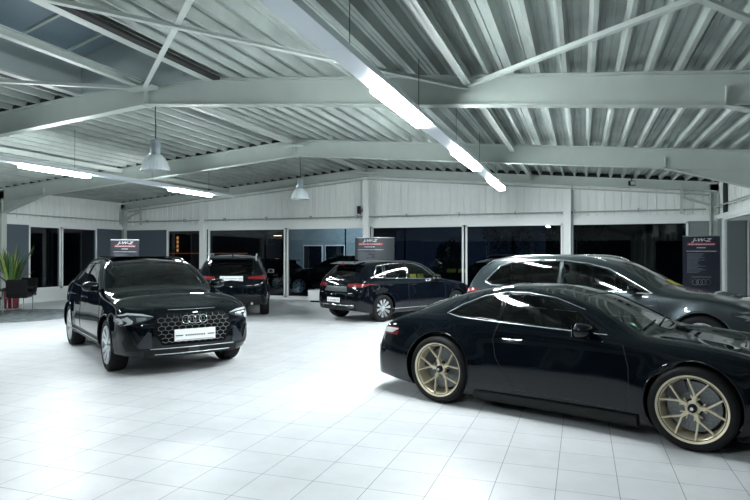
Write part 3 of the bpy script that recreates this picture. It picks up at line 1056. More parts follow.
def mirror(car, d, z, out, m, w=.11, h=.14, dl=.19):
    for sy in (-1, 1):
        p = car.side(d, z - .04, sy)
        if p is None: continue
        y = p.y + sy * out
        bm = bmesh.new()
        bmesh.ops.create_uvsphere(bm, u_segments=20, v_segments=12, radius=.5)
        for v in bm.verts:
            x, yy, zz = v.co
            x = x if x > 0 else x * .35
            v.co = Vector((x * dl * 1.05, math.copysign(abs(yy * 2) ** .75 / 2, yy) * w * 2.1, math.copysign(abs(zz * 2) ** .75 / 2, zz) * h))
        o = bm_obj(bm, 'door_mirror', m, car.root)
        bm.free()
        o.location = (p.x, y, z)
        MB().bar((0, -sy * out * .2, -.03), (.02, -sy * (out + .02), -.07), .05, .03, w1=.09, h1=.04).build('mirror_stalk', BLACK, o, bevel=.006)
        MB().box(-dl * .17, -dl * .165, -w * .85, w * .85, -h * .38, h * .38).build('mirror_glass', CHROME, o)

def handles(car, ds, z, m, l=.19):
    for d in ds:
        for sy in (-1, 1):
            P3 = []
            for i in range(7):
                u = i / 6; p = car.side(d - l / 2 + l * u, z, sy)
                if p is None: break
                P3.append(p + Vector((0, sy * (.006 + .03 * math.sin(PI * u) ** .5), 0)))
            if len(P3) == 7: MB().tube(P3, [.011, .013, .014, .014, .014, .013, .011], 8).build('door_handle', m, car.root, smooth=60)

def rings(par, centre, normal, r, m, up=(0, 0, 1), name='ring_emblem', tube=.1):
    n = Vector(normal).normalized(); u = Vector(up); rt = u.cross(n).normalized(); u = n.cross(rt).normalized()
    mb = MB()
    for k in range(4):
        c = Vector(centre) + rt * (k - 1.5) * r * 1.42 + n * .006 * (k % 2)
        mb.tube([c + rt * math.cos(a) * r + u * math.sin(a) * r for a in [2 * PI * i / 28 for i in range(28)]], r * tube, 6, closed=True)
    return mb.build(name, m, par, smooth=60)

def plate(car, front, z, y=0.0, w=.52, h=.11, ink=True):
    p = car.frontp(y, z) if front else car.rearp(y, z)
    q = car.frontp(y, z + h * .4) if front else car.rearp(y, z + h * .4)
    sg = 1 if front else -1
    xx = max(p.x * sg, q.x * sg) * sg + sg * .018
    o = MB().box(xx - .006, xx + .006, y - w / 2, y + w / 2, z - h / 2, z + h / 2).build('licence_plate', PLATE, car.root, bevel=.002)
    if ink:
        b = MB(); f = xx + sg * .0065
        def blk(a0, a1, z0, z1): b.box(min(f, f + sg * .001), max(f, f + sg * .001), y + a0 * w, y + a1 * w, z + z0 * h, z + z1 * h)
        blk(-.47, -.30, -.07, .02); blk(.30, .47, -.07, .02)
        xx_ = -.24
        while xx_ < .24:
            blk(xx_, xx_ + .03, -.10, .04); xx_ += .045
        blk(-.45, .45, -.44, -.40)
        b.build('plate_print', PLATEINK, o)
    return o

def honeycomb(car, poly, m, cell, r, off, parent, name='honeycomb_mesh', squash=.62):
    mb = MB()
    ys = [p[0] for p in poly]; zs = [p[1] for p in poly]
    done = set()
    w = cell; hh = cell * squash
    row = 0; z = min(zs)
    while z < max(zs) + hh:
        y = min(ys) - (w / 2 if row % 2 else 0)
        while y < max(ys) + w:
            V = [(y - w / 2, z - hh * .25), (y - w / 2 + w * .25, z + hh * .5), (y + w * .25, z + hh * .5), (y + w / 2, z - hh * .25 + hh * .0)]
            V = [(y + w / 2 * math.cos(a) * 1.0, z + hh * .66 * math.sin(a)) for a in [PI / 6 + PI / 3 * k for k in range(6)]]
            for k in range(3):
                a, b = V[k], V[k + 1]
                mid = ((a[0] + b[0]) / 2, (a[1] + b[1]) / 2)
                if inside(poly, *mid) and inside(poly, *a) and inside(poly, *b):
                    p = car.frontp(a[0], a[1], off); q = car.frontp(b[0], b[1], off)
                    if p is not None and q is not None: mb.tube([p, q], r, 4)
            y += w * .866
        z += hh; row += 1
    return mb.build(name, m, parent)

# ================================================================== the near black sports coupe
rowsP = [
 [0, 0, .15, .32, .42, .52, .16, 0, .600, .600, 1, 1],
 [.02, .35, .15, .32, .42, .53, .20, .22, .61, .605, 1, .99],
 [.10, .62, .15, .33, .44, .56, .30, .42, .645, .625, 1, .98],
 [.26, .79, .15, .34, .48, .62, .42, .56, .71, .665, .8, .97],
 [.50, .868, .15, .36, .53, .69, .58, .64, .775, .71, .35, .96],
 [.80, .895, .15, .38, .56, .745, .82, .66, .82, .76, 0, .95],
 [1.1, .900, .14, .40, .58, .78, 1.1, .655, .85, .81, 0, .95],
 [1.42, .895, .13, .42, .60, .80, 1.40, .655, .872, .875, 0, .95],
 [1.75, .885, .13, .43, .61, .82, 1.73, .62, 1.01, 1.06, 0, .95],
 [2.1, .880, .13, .43, .62, .84, 2.1, .575, 1.165, 1.21, 0, .945],
 [2.5, .885, .13, .43, .63, .855, 2.5, .55, 1.235, 1.278, 0, .94],
 [2.9, .900, .13, .43, .64, .875, 2.9, .54, 1.225, 1.27, 0, .93],
 [3.3, .922, .14, .43, .65, .885, 3.3, .52, 1.155, 1.208, 0, .91],
 [3.65, .930, .15, .44, .66, .885, 3.65, .50, 1.055, 1.108, 0, .90],
 [3.98, .925, .17, .45, .66, .865, 3.98, .48, .945, .995, -.1, .90],
 [4.26, .875, .20, .47, .64, .80, 4.17, .46, .865, .905, -.5, .92],
 [4.40, .72, .20, .46, .62, .745, 4.29, .40, .825, .85, -1, .95],
 [4.47, .42, .20, .46, .62, .73, 4.36, .25, .80, .825, -1, .97],
 [4.50, 0, .20, .46, .62, .73, 4.38, 0, .815, .815, -1, 1]]
car = Car('sports_coupe', 'glossy black low sports coupe with gold wheels, nearest car at right', 'car', rowsP, (.10, .02, .09), (-.03, .05, .13), 4.56, 1.0, 2.457, (1.60, 1.56),
          [(.343, .255, .262), (.358, .31, .275)], PAINT, (.366, .383), flare=.02, nt=7, nv=6)
pg1 = [(1.74, .885), (2.02, 1.065), (2.25, 1.155), (2.55, 1.19), (2.75, 1.188), (2.75, .922), (2.3, .905)]
pg2 = [(2.79, 1.186), (3.02, 1.14), (3.24, 1.04), (3.36, .968), (3.22, .945), (2.79, .926)]
car.side_glass(pg1, CARGLASS, trim=GLOSSBLACK, tr=.006)
car.side_glass(pg2, PRIVGLASS, 'quarter_window', trim=GLOSSBLACK, tr=.006)
ws = car.end_glass([(-.62, .905), (0, .915), (.62, .905), (.53, 1.15), (.3, 1.185), (0, 1.195), (-.3, 1.185), (-.53, 1.15)], True, CARGLASS, 'windscreen', trim=GLOSSBLACK, dmax=2.4)
car.end_glass([(-.45, .99), (.45, .99), (.43, 1.12), (.25, 1.2), (-.25, 1.2), (-.43, 1.12)], False, PRIVGLASS, 'rear_window', trim=GLOSSBLACK, dmax=3.0)
car.line([(1.70, .874), (2.3, .893), (2.9, .915), (3.24, .932), (3.41, .962), (3.27, 1.053), (3.03, 1.157), (2.80, 1.204), (2.55, 1.207), (2.25, 1.172), (1.95, 1.075)], 'side', .0035, SATIN, 'window_highlight_line')  # thin silver line stands in for the highlight along the window edge
car.line([(1.55, .80), (1.50, .62), (1.49, .42), (1.52, .24)], 'side', .0045, DARK, 'door_seam')
car.line([(2.77, .905), (2.82, .74), (2.78, .56), (2.66, .38), (2.58, .27)], 'side', .0045, DARK, 'door_seam')
car.line([(1.52, .24), (2.60, .27)], 'side', .0045, DARK, 'door_seam')
# sill, splitter, diffuser
car.patch([(1.42, .12), (3.02, .12), (3.02, .20), (1.42, .215)], 'side', BLACK, 'side_skirt', off=.03, thick=.035)
car.patch([(-.86, .15), (.86, .15), (.86, .27), (-.86, .27)], 'front', BLACK, 'front_splitter', both=False, off=.02, thick=.03)
car.patch([(.12, .30), (.62, .30), (.56, .45), (.12, .45)], 'front', BLACK, 'air_intake')
car.patch([(-.66, .22), (.66, .22), (.58, .42), (-.58, .42)], 'rear', BLACK, 'diffuser', both=False, off=.012)
car.patch([(.56, .62), (.72, .56), (.78, .64), (.70, .76), (.58, .74)], 'front', LAMPWHITE, 'headlight', filt=lambda f, c: f.normal.x > .05 and c.x > .9)
tl = car.patch([(.0, .705), (.60, .70), (.88, .68), (.88, .765), (.60, .765), (.0, .755)], 'rear', REDDARK, 'taillight')
car.patch([(.62, .71), (.87, .70), (.87, .755), (.62, .75)], 'rear', LAMPWHITE, 'lamp_strip_or_glint', off=.009, thick=.004, parent=tl)  # white patch stands in for a bright reflection on the taillight lens
car.patch([(.66, .52), (.80, .50), (.80, .54), (.66, .55)], 'rear', RED, 'reflector')
plate(car, False, .56, ink=True)
car.line([(.80, .60), (.97, .605)], 'side', .004, CHROME, 'side_marker')
for d0 in (3.75, 3.83, 3.91, 3.99):
    car.line([(d0, -.33), (d0, .33)], 'top', .008, BLACK, 'engine_slat', both=False)
for sy in (1, -1):
    nb = MB()
    for k in range(5):
        p0 = car.topp(.62 + k * .035, sy * .12, .003); p1 = car.topp(.66 + k * .035, sy * .46, .003)
        nb.tube([p0, car.topp(.64 + k * .035, sy * .29, .003), p1], .008, 5)
    nb.build('hood_vent', BLACK, car.root)
handles(car, [2.60], .735, PAINT, .2)
car.line([(2.50, .752), (2.70, .752)], 'side', .003, CHROME, 'handle_edge', off=.03)
mirror(car, 1.90, .91, .12, PAINT, .11, .14, .23)
seats(car, 0, .42, [2.45], .34, .55)
dash(car, 1.78, .86, .56)
p = car.frontp(0, 1.10); rounded('rear_view_mirror', BLACK, car.root, (.03, .22, .06), (p.x - .12, 0, 1.11))
# green disc sticker low on the windscreen
p, n = car.hit((5, -.50, .945), (-1, 0, 0))
st = MB().lathe([(0, 0), (.033, 0), (.033, .002), (0, .002)], 20).build('emission_sticker', GREEN, car.root)
st.location = p + n * .003; st.rotation_euler = n.to_track_quat('Z', 'Y').to_euler()
MB().lathe([(0, 0.002), (.016, 0.002), (.016, .003), (0, .003)], 16, c=(.0, 0, 0)).build('sticker_print', PLATE, st)
wp = MB()
for y0 in (-.45, .05): wp.tube([car.frontp(y0 + t * .5, .905 + .03 * t, .012) for t in (0, .25, .5, .75, 1)], .008, 6)
wp.build('wiper', BLACK, car.root)
car.arch_lip(.007, PAINT, extra=.008)
car.finish()
car.wheels(lambda t: make_wheel(t[0], t[1], t[2], 'gold'))
car.place(.0, 6.64, -20.5)

# ================================================================== black coupe SUV at left
def suv_rows(kind):
    fr = [
     [0, 0, .26, .46, .64, .78, .10, 0, .872, .872, 1, 1],
     [.015, .35, .26, .46, .64, .78, .13, .20, .88, .888, 1, .99],
     [.07, .65, .26, .46, .65, .79, .22, .42, .895, .91, 1, .98],
     [.20, .82, .27, .47, .67, .82, .36, .56, .92, .94, .8, .975],
     [.42, .895, .27, .50, .71, .875, .52, .64, .955, .98, .35, .965],
     [.80, .915, .27, .52, .76, .94, .82, .68, 1.0, 1.035, 0, .955],
     [1.15, .918, .27, .52, .77, .965, 1.15, .70, 1.025, 1.06, 0, .95],
     [1.38, .918, .27, .52, .78, .985, 1.38, .715, 1.065, 1.11, 0, .95]]
    if kind == 'coupe':
        return fr + [
     [1.75, .918, .27, .52, .79, .995, 1.75, .69, 1.29, 1.35, 0, .95],
     [2.05, .918, .27, .52, .80, 1.0, 2.05, .65, 1.44, 1.49, 0, .95],
     [2.5, .918, .27, .52, .80, 1.01, 2.5, .62, 1.505, 1.555, 0, .945],
     [3.0, .918, .27, .52, .81, 1.03, 3.0, .61, 1.495, 1.55, 0, .945],
     [3.5, .918, .27, .53, .82, 1.04, 3.5, .59, 1.425, 1.485, 0, .94],
     [3.9, .915, .28, .54, .82, 1.04, 3.9, .57, 1.315, 1.375, 0, .94],
     [4.2, .88, .30, .55, .82, 1.02, 4.15, .55, 1.19, 1.24, -.2, .945],
     [4.38, .78, .32, .56, .80, .98, 4.32, .50, 1.085, 1.13, -.7, .955],
     [4.47, .50, .33, .56, .80, .97, 4.40, .32, 1.06, 1.09, -1, .97],
     [4.50, 0, .33, .56, .80, .97, 4.42, 0, 1.07, 1.07, -1, 1]]
    return fr + [
     [1.75, .918, .27, .52, .79, .995, 1.75, .69, 1.29, 1.35, 0, .95],
     [2.05, .918, .27, .52, .80, 1.0, 2.05, .655, 1.46, 1.51, 0, .95],
     [2.5, .918, .27, .52, .80, 1.01, 2.5, .63, 1.545, 1.60, 0, .945],
     [3.0, .918, .27, .52, .81, 1.02, 3.0, .62, 1.55, 1.61, 0, .945],
     [3.6, .918, .27, .53, .82, 1.035, 3.6, .61, 1.52, 1.58, 0, .94],
     [4.0, .912, .28, .54, .82, 1.04, 4.0, .595, 1.47, 1.535, 0, .94],
     [4.28, .885, .30, .55, .82, 1.02, 4.24, .57, 1.37, 1.43, -.1, .945],
     [4.48, .79, .32, .56, .80, .99, 4.40, .53, 1.18, 1.20, -.6, .955],
     [4.60, .50, .33, .56, .80, .97, 4.48, .34, 1.06, 1.07, -1, .97],
     [4.64, 0, .33, .56, .80, .97, 4.50, 0, 1.04, 1.04, -1, 1]]

car = Car('coupe_suv', 'black coupe SUV with honeycomb grille and silver wheels, front towards the viewer at left', 'car', suv_rows('coupe'), (.06, .01, .06), (.05, .01, .06), 4.50, .915, 2.68, (1.60, 1.60),
          [(.355, .24, .25), (.355, .24, .25)], PAINT, (.395, .395), flare=.03, nt=6, nv=5, add=.22)
def q3_front(car, DRL=None):
    DRL = DRL or LAMPWHITE
    FF = lambda f, c: f.normal.x > .03 and c.x > 1.2
    octo = [(-.50, .74), (-.43, .815), (.43, .815), (.50, .74), (.53, .60), (.42, .415), (-.42, .415), (-.53, .60)]
    g = car.patch(octo, 'front', GRILLEBLACK, 'grille', both=False, off=.006, thick=.012)[0]
    inner = [(-.48, .74), (-.42, .80), (.42, .80), (.48, .74), (.51, .60), (.41, .43), (-.41, .43), (-.51, .60)]
    honeycomb(car, inner, GRILLEMESH, .100, .0038, .014, g, squash=.50)
    p, n = car.hit((5, 0, .735), (-1, 0, 0))
    rings(g, p + Vector((.03, 0, 0)), (1, 0, .1), .053, CHROME, tube=.15)
    hl = car.patch([(.50, .775), (.60, .735), (.74, .70), (.87, .66), (.90, .72), (.89, .80), (.80, .835), (.64, .825)], 'front', LAMPDARK, 'headlight', filt=FF)
    car.patch([(.51, .782), (.64, .795), (.80, .81), (.87, .79), (.88, .805), (.80, .830), (.64, .818)], 'front', DRL, 'daytime_light', off=.012, thick=.004, parent=hl, filt=FF)
    car.patch([(.76, .70), (.84, .675), (.80, .715), (.86, .755), (.80, .785), (.745, .735)], 'front', DRL, 'daytime_light', off=.012, thick=.004, parent=hl, filt=FF)
    car.patch([(.84, .70), (.88, .685), (.865, .715), (.89, .75), (.87, .77), (.84, .735)], 'front', DRL, 'daytime_light', off=.012, thick=.004, parent=hl, filt=FF)
    car.patch([(.60, .745), (.71, .725), (.71, .775), (.60, .775)], 'front', LAMPGLASS, 'lens', off=.012, thick=.004, parent=hl, filt=FF)
    car.patch([(.60, .35), (.82, .35), (.86, .46), (.80, .61), (.73, .61), (.64, .46)], 'front', CLAD, 'air_intake', filt=FF)
    car.patch([(.54, .385), (.68, .385), (.72, .42), (.59, .60), (.55, .58)], 'front', SHIELD, 'intake_blade', off=.008, thick=.008, filt=FF)
    car.patch([(.70, .43), (.735, .43), (.80, .60), (.765, .615)], 'front', PAINT, 'intake_bar', off=.022, thick=.014, filt=FF)
    car.patch([(-.64, .25), (.64, .25), (.60, .385), (-.60, .385)], 'front', BLACK, 'lower_intake', both=False, off=.006)
    car.line([(-.56, .375), (.56, .375)], 'front', .005, SATIN, 'bumper_trim', both=False, off=.012)
    car.line([(-.50, .30), (.50, .30)], 'front', .006, SATIN, 'bumper_trim', both=False, off=.012)
    car.patch([(-.07, .30), (.07, .30), (.07, .37), (-.07, .37)], 'front', SHIELD, 'radar_cover', both=False, off=.012)
    car.line([(-.32, .862), (.32, .862)], 'front', .003, SATIN, 'hood_edge', both=False, off=.001)
q3_front(car)
plate(car, True, .535, w=.55, h=.155)
A_ = [(1.70, 1.035), (2.15, 1.385), (2.45, 1.45), (2.66, 1.46), (2.66, 1.06)]
B_ = [(2.71, 1.462), (3.1, 1.445), (3.42, 1.395), (3.52, 1.09), (2.71, 1.062)]
C_ = [(3.49, 1.38), (3.75, 1.29), (3.98, 1.16), (4.0, 1.12), (3.58, 1.095)]
for pl_, nm, gm in ((A_, 'side_window', CARGLASS), (B_, 'side_window', PRIVGLASS), (C_, 'quarter_window', PRIVGLASS)):
    car.side_glass(pl_, gm, nm, trim=GLOSSBLACK, tr=.007)
car.end_glass([(-.66, 1.105), (-.3, 1.135), (.3, 1.135), (.66, 1.105), (.58, 1.42), (.3, 1.462), (-.3, 1.462), (-.58, 1.42)], True, CARGLASS, 'windscreen', trim=GLOSSBLACK, dmax=2.5)
car.end_glass([(-.52, 1.14), (.52, 1.14), (.50, 1.31), (.28, 1.37), (-.28, 1.37), (-.50, 1.31)], False, CARGLASS, 'rear_window', trim=GLOSSBLACK, dmax=3.2)
for pts in ([(1.46, .98), (1.40, .75), (1.42, .42)], [(2.68, 1.03), (2.70, .70), (2.66, .42)], [(3.60, 1.06), (3.66, .90), (3.38, .62), (3.30, .42)]):
    car.line(pts, 'side', .0045, DARK, 'door_seam')
car.patch([(1.40, .27), (3.30, .27), (3.30, .40), (1.40, .40)], 'side', CLAD, 'sill_cladding', off=.008)
car.line([(1.45, .345), (3.25, .345)], 'side', .009, SATIN, 'sill_trim', off=.014)
car.arch_lip(.010, PAINT, extra=.012)
handles(car, [2.48, 3.40], .93, PAINT)
mirror(car, 1.66, 1.12, .13, PAINT)
for sy in (-1, 1):
    P3 = [car.topp(d, sy * .585) for d in (2.12, 2.3, 2.6, 2.9, 3.2, 3.5)]
    MB().tube([p + Vector((0, 0, .02)) for p in P3], .012, 8).build('roof_rail', GLOSSBLACK, car.root, smooth=60)
seats(car, 0, .62, [2.45, 3.3]); dash(car, 1.86, 1.06)
p = car.frontp(0, 1.40); rounded('rear_view_mirror', BLACK, car.root, (.03, .24, .07), (p.x - .10, 0, 1.39))
car.patch([(.35, .82), (.60, .82), (.80, .84), (.82, .93), (.40, .95)], 'rear', RED, 'taillight', filt=lambda f, c: f.normal.x < -.03 and c.x < -1.2)
plate(car, False, .80, ink=False)
rounded('roof_panel', GLOSSBLACK, car.root, (.9, 1.05, .02), (car.X(2.65), 0, 1.552))
car.finish()
car.wheels(lambda t: make_wheel(t[0], t[1], t[2], 'silver'))
car.place(-6.825, 7.98, -34.5)
q3 = car.root

# ================================================================== grey SUV behind the sports coupe
car = Car('grey_suv', 'metallic grey SUV with silver roof rail and window trim, behind the sports coupe', 'car', suv_rows('suv'), (.06, .01, .06), (.05, .01, .10), 4.64, .88, 2.82, (1.62, 1.62),
          [(.365, .24, .25), (.365, .24, .25)], PAINT_GREY, (.40, .40), flare=.03, add=.32)
SHEET = {(a, b): car.hit((5, a, b), (-1, 0, 0)) for a, b in ((.22, 1.135), (.46, 1.13))}
q3_front(car, LAMPGLASS)
A_ = [(1.56, 1.04), (2.10, 1.375), (2.4, 1.455), (2.72, 1.50), (2.72, 1.07)]
B_ = [(2.77, 1.502), (3.1, 1.50), (3.55, 1.475), (3.78, 1.40), (4.02, 1.13), (3.90, 1.085), (2.77, 1.072)]
car.side_glass(A_, CARGLASS, trim=GLOSSBLACK, tr=.009); car.side_glass(B_, PRIVGLASS, trim=GLOSSBLACK, tr=.009)
car.line([(1.50, 1.02), (2.77, 1.052), (3.92, 1.068), (4.05, 1.12), (3.80, 1.415), (3.56, 1.492), (3.1, 1.518), (2.72, 1.518), (2.38, 1.472), (2.08, 1.392), (1.50, 1.02)], 'side', .011, CHROME, 'window_trim')
car.end_glass([(-.66, 1.105), (-.3, 1.135), (.3, 1.135), (.66, 1.105), (.58, 1.43), (.3, 1.48), (-.3, 1.48), (-.58, 1.43)], True, CARGLASS, 'windscreen', trim=GLOSSBLACK, dmax=2.5)
car.end_glass([(-.52, 1.09), (.52, 1.09), (.52, 1.34), (.3, 1.38), (-.3, 1.38), (-.52, 1.34)], False, PRIVGLASS, 'rear_window', trim=GLOSSBLACK, dmax=3.6)
for pts in ([(1.46, .98), (1.40, .75), (1.42, .42)], [(2.74, 1.03), (2.76, .70), (2.72, .42)], [(3.66, 1.06), (3.72, .90), (3.50, .62), (3.42, .42)], [(4.16, 1.02), (4.20, .85), (4.15, .74), (4.0, .74), (3.98, 1.0)]):
    car.line(pts, 'side', .004, DARK, 'door_seam')
car.patch([(1.45, .27), (3.40, .27), (3.40, .42), (1.45, .42)], 'side', CLAD, 'sill_cladding', off=.008)
car.arch_lip(.012, PAINT_GREY, extra=.018)
handles(car, [2.52, 3.56], .93, PAINT_GREY)
mirror(car, 1.74, 1.08, .14, PAINT)
for sy in (-1, 1):
    P3 = [car.topp(d, sy * .60) for d in (2.15, 2.25, 2.5, 2.9, 3.3, 3.7, 4.0, 4.12)]
    hs = [.0, .03, .04, .04, .04, .04, .03, .0]
    MB().tube([p + Vector((0, 0, h + .006)) for p, h in zip(P3, hs)], .015, 8).build('roof_rail', CHROME, car.root, smooth=60)
sp = MB().add([(car.X(4.10), -.56, 1.54), (car.X(4.10), .56, 1.54), (car.X(4.42), .50, 1.475), (car.X(4.42), -.50, 1.475),
               (car.X(4.10), -.56, 1.49), (car.X(4.10), .56, 1.49), (car.X(4.42), .50, 1.45), (car.X(4.42), -.50, 1.45)],
              [(0, 1, 2, 3), (7, 6, 5, 4), (0, 4, 5, 1), (1, 5, 6, 2), (2, 6, 7, 3), (3, 7, 4, 0)])
sp.build('roof_spoiler', PAINT_GREY, car.root, bevel=.01, smooth=50)
seats(car, 0, .64, [2.5, 3.35]); dash(car, 1.86, 1.06)
tl = car.patch([(4.20, 1.0), (4.10, .93), (4.30, .84), (4.66, .80), (4.66, 1.0)], 'side', REDDARK, 'taillight')
car.patch([(4.24, .985), (4.22, .94), (4.30, .86), (4.38, .86), (4.32, .93), (4.33, .985)], 'side', RED, 'taillight_bar', off=.012, parent=tl)
car.patch([(4.41, .985), (4.39, .93), (4.46, .86), (4.56, .86), (4.48, .93), (4.50, .985)], 'side', RED, 'taillight_bar', off=.012, parent=tl)
plate(car, False, .80, ink=False)
for y0, z0, k in ((.22, 1.135, 0), (.46, 1.13, 1)):
    o = MB().box(-.10, .10, -.13, .13, 0, .003).build('price_sheet', YELLOW, car.root)
    p = SHEET[(y0, z0)]; o.location = p[0] + p[1] * .004; o.rotation_euler = p[1].to_track_quat('Z', 'Y').to_euler(); o.rotation_euler.z += .2 * k
car.line([(.90, .915), (1.22, .925)], 'side', .004, PAINT_GREY, 'fender_crease')
car.line([(1.35, .955), (4.15, 1.0)], 'side', .006, PAINT_GREY, 'shoulder_crease')
car.finish()
car.wheels(lambda t: make_wheel(t[0], t[1], t[2], 'silver'))
car.place(.43, 10.85, -20)
car.root.scale = (1, 1, .985)

# ================================================================== black SUV seen from behind
car = Car('black_suv', 'black SUV seen squarely from behind with red lights and plate on its tailgate', 'car', suv_rows('suv'), (.06, .01, .06), (.05, .01, .08), 4.64, .88, 2.82, (1.62, 1.62),
          [(.355, .24, .24), (.355, .24, .24)], PAINT, (.395, .395), flare=.025)
A_ = [(1.72, 1.045), (2.15, 1.375), (2.4, 1.455), (2.72, 1.50), (2.72, 1.07)]
car.side_glass(A_, CARGLASS, trim=GLOSSBLACK); car.side_glass(B_, PRIVGLASS, trim=GLOSSBLACK)
car.end_glass([(-.66, 1.105), (-.3, 1.135), (.3, 1.135), (.66, 1.105), (.58, 1.43), (.3, 1.48), (-.3, 1.48), (-.58, 1.43)], True, CARGLASS, 'windscreen', dmax=2.5)
car.end_glass([(-.54, 1.09), (.54, 1.09), (.53, 1.32), (.3, 1.36), (-.3, 1.36), (-.53, 1.32)], False, PRIVGLASS, 'rear_window', trim=GLOSSBLACK, dmax=3.6)
RF = lambda f, c: f.normal.x < -.02 and c.x < -1.4
tl = car.patch([(.40, .97), (.84, .96), (.90, .98), (.90, 1.05), (.80, 1.06), (.40, 1.03)], 'rear', REDDARK, 'taillight', filt=RF)
car.patch([(.42, 1.0), (.86, 1.0), (.86, 1.02), (.42, 1.015)], 'rear', RED, 'taillight_bar', off=.012, thick=.004, parent=tl, filt=RF)
car.patch([(-.78, .33), (.78, .33), (.74, .52), (-.74, .52)], 'rear', CLAD, 'rear_bumper', both=False, off=.008)
car.line([(-.78, .56), (.78, .56)], 'rear', .005, DARK, 'bumper_seam', both=False)
plate(car, False, .985, w=.56, h=.13)
rounded('roof_spoiler', PAINT, car.root, (.34, 1.08, .035), (car.X(4.22), 0, 1.505), (0, -.16, 0))
MB().tube([(car.X(4.50), .0, 1.10), (car.X(4.47), -.12, 1.13), (car.X(4.40), -.36, 1.18)], .008, 6).build('rear_wiper', BLACK, car.root)
MB().bar((car.X(3.9), 0, 1.55), (car.X(4.02), 0, 1.62), .03, .05, w1=.01, h1=.01).build('roof_antenna', PAINT, car.root)
for sy in (-1, 1):
    P3 = [car.topp(d, sy * .60) for d in (2.15, 2.25, 2.5, 2.9, 3.3, 3.7, 4.0, 4.12)]
    MB().tube([p + Vector((0, 0, h + .006)) for p, h in zip(P3, hs)], .015, 8).build('roof_rail', SATIN, car.root, smooth=60)
    MB().lathe([(0, 0), (.03, 0), (.035, .05), (.03, .05)], 16, 'x', c=(car.X(4.62), sy * .5, .36)).build('exhaust_tip', SATIN, car.root)
car.arch_lip(.02, CLAD, extra=.018)
mirror(car, 1.82, 1.10, .15, PAINT)
handles(car, [2.52, 3.56], .93, PAINT)
seats(car, 0, .64, [2.5, 3.35]); dash(car, 1.86, 1.06)
car.finish()
car.wheels(lambda t: make_wheel(t[0], t[1], t[2], 'silver'))
car.place(-9.38, 14.66, 120)
suvb = car.root

# ================================================================== black hatchback
rowsG = [
 [0, 0, .20, .42, .58, .68, .12, 0, .75, .75, 1, 1],
 [.01, .30, .20, .42, .58, .68, .16, .18, .755, .765, 1, .99],
 [.06, .58, .20, .42, .58, .69, .26, .38, .775, .79, 1, .98],
 [.20, .78, .20, .43, .60, .73, .42, .52, .81, .84, .8, .975],
 [.45, .865, .20, .45, .64, .80, .58, .60, .855, .885, .35, .965],
 [.80, .89, .20, .46, .68, .86, .82, .64, .905, .935, 0, .955],
 [1.10, .895, .20, .46, .70, .90, 1.10, .66, .945, .975, 0, .95],
 [1.30, .895, .20, .46, .71, .925, 1.30, .67, .99, 1.04, 0, .95],
 [1.65, .895, .20, .46, .72, .94, 1.65, .64, 1.21, 1.27, 0, .95],
 [1.95, .895, .20, .46, .73, .945, 1.95, .605, 1.35, 1.40, 0, .95],
 [2.4, .895, .20, .46, .74, .955, 2.4, .585, 1.415, 1.46, 0, .945],
 [3.0, .895, .20, .46, .75, .97, 3.0, .58, 1.41, 1.46, 0, .945],
 [3.5, .895, .20, .47, .76, .985, 3.5, .57, 1.365, 1.425, 0, .94],
 [3.80, .885, .22, .48, .76, .99, 3.80, .56, 1.30, 1.37, 0, .94],
 [4.02, .85, .25, .50, .75, .97, 3.97, .53, 1.17, 1.23, -.2, .945],
 [4.17, .74, .28, .51, .74, .95, 4.08, .48, 1.04, 1.07, -.7, .955],
 [4.25, .44, .29, .51, .74, .93, 4.12, .28, .985, 1.0, -1, .97],
 [4.28, 0, .29, .51, .74, .92, 4.13, 0, .98, .98, -1, 1]]
car = Car('hatchback', 'dark compact hatchback with ten-spoke wheels parked before the back windows', 'car', rowsG, (.05, .01, .05), (.05, .03, .10), 4.28, .86, 2.62, (1.58, 1.56),
          [(.320, .215, .222), (.320, .215, .222)], PAINT_BLUE, (.352, .352), flare=.018)
A_ = [(1.62, .975), (2.02, 1.285), (2.25, 1.36), (2.55, 1.385), (2.62, 1.0)]
B_ = [(2.60, 1.385), (3.0, 1.375), (3.28, 1.355), (3.38, 1.03), (2.67, 1.003)]
C_ = [(3.35, 1.345), (3.52, 1.30), (3.70, 1.12), (3.66, 1.06), (3.44, 1.035)]
car.side_glass(A_, CARGLASS, trim=CHROME, tr=.006); car.side_glass(B_, CARGLASS, trim=CHROME, tr=.006); car.side_glass(C_, PRIVGLASS, 'quarter_window', trim=CHROME, tr=.009)
car.end_glass([(-.62, 1.04), (-.3, 1.065), (.3, 1.065), (.62, 1.04), (.55, 1.33), (.3, 1.375), (-.3, 1.375), (-.55, 1.33)], True, CARGLASS, 'windscreen', trim=GLOSSBLACK, dmax=2.4)
car.end_glass([(-.52, 1.02), (.52, 1.02), (.50, 1.22), (.3, 1.27), (-.3, 1.27), (-.50, 1.22)], False, PRIVGLASS, 'rear_window', trim=GLOSSBLACK, dmax=3.5)
RG = lambda f, c: f.normal.x < -.02 and c.x < -1.4
tl = car.patch([(.40, .84), (.60, .815), (.80, .83), (.86, .90), (.70, .92), (.40, .90)], 'rear', REDDARK, 'taillight', filt=RG)
car.patch([(.44, .865), (.62, .855), (.78, .868), (.80, .885), (.62, .885), (.52, .878)], 'rear', RED, 'taillight_bar', off=.012, thick=.004, parent=tl, filt=RG)
car.patch([(-.42, .72), (.42, .72), (.37, .84), (-.37, .84)], 'rear', mat('tailgate_recess', (0.07, 0.085, 0.09), .3, .3), 'tailgate_recess', both=False, off=.005)
em = car.rearp(0, .85); ring = MB()
ring.tube([em + Vector((-.012, .045 * math.cos(a), .045 * math.sin(a))) for a in [2 * PI * i / 24 for i in range(24)]], .005, 6, closed=True)
vv = [(-.022, .038), (-.010, .0), (0, .020), (.010, .0), (.022, .038)]
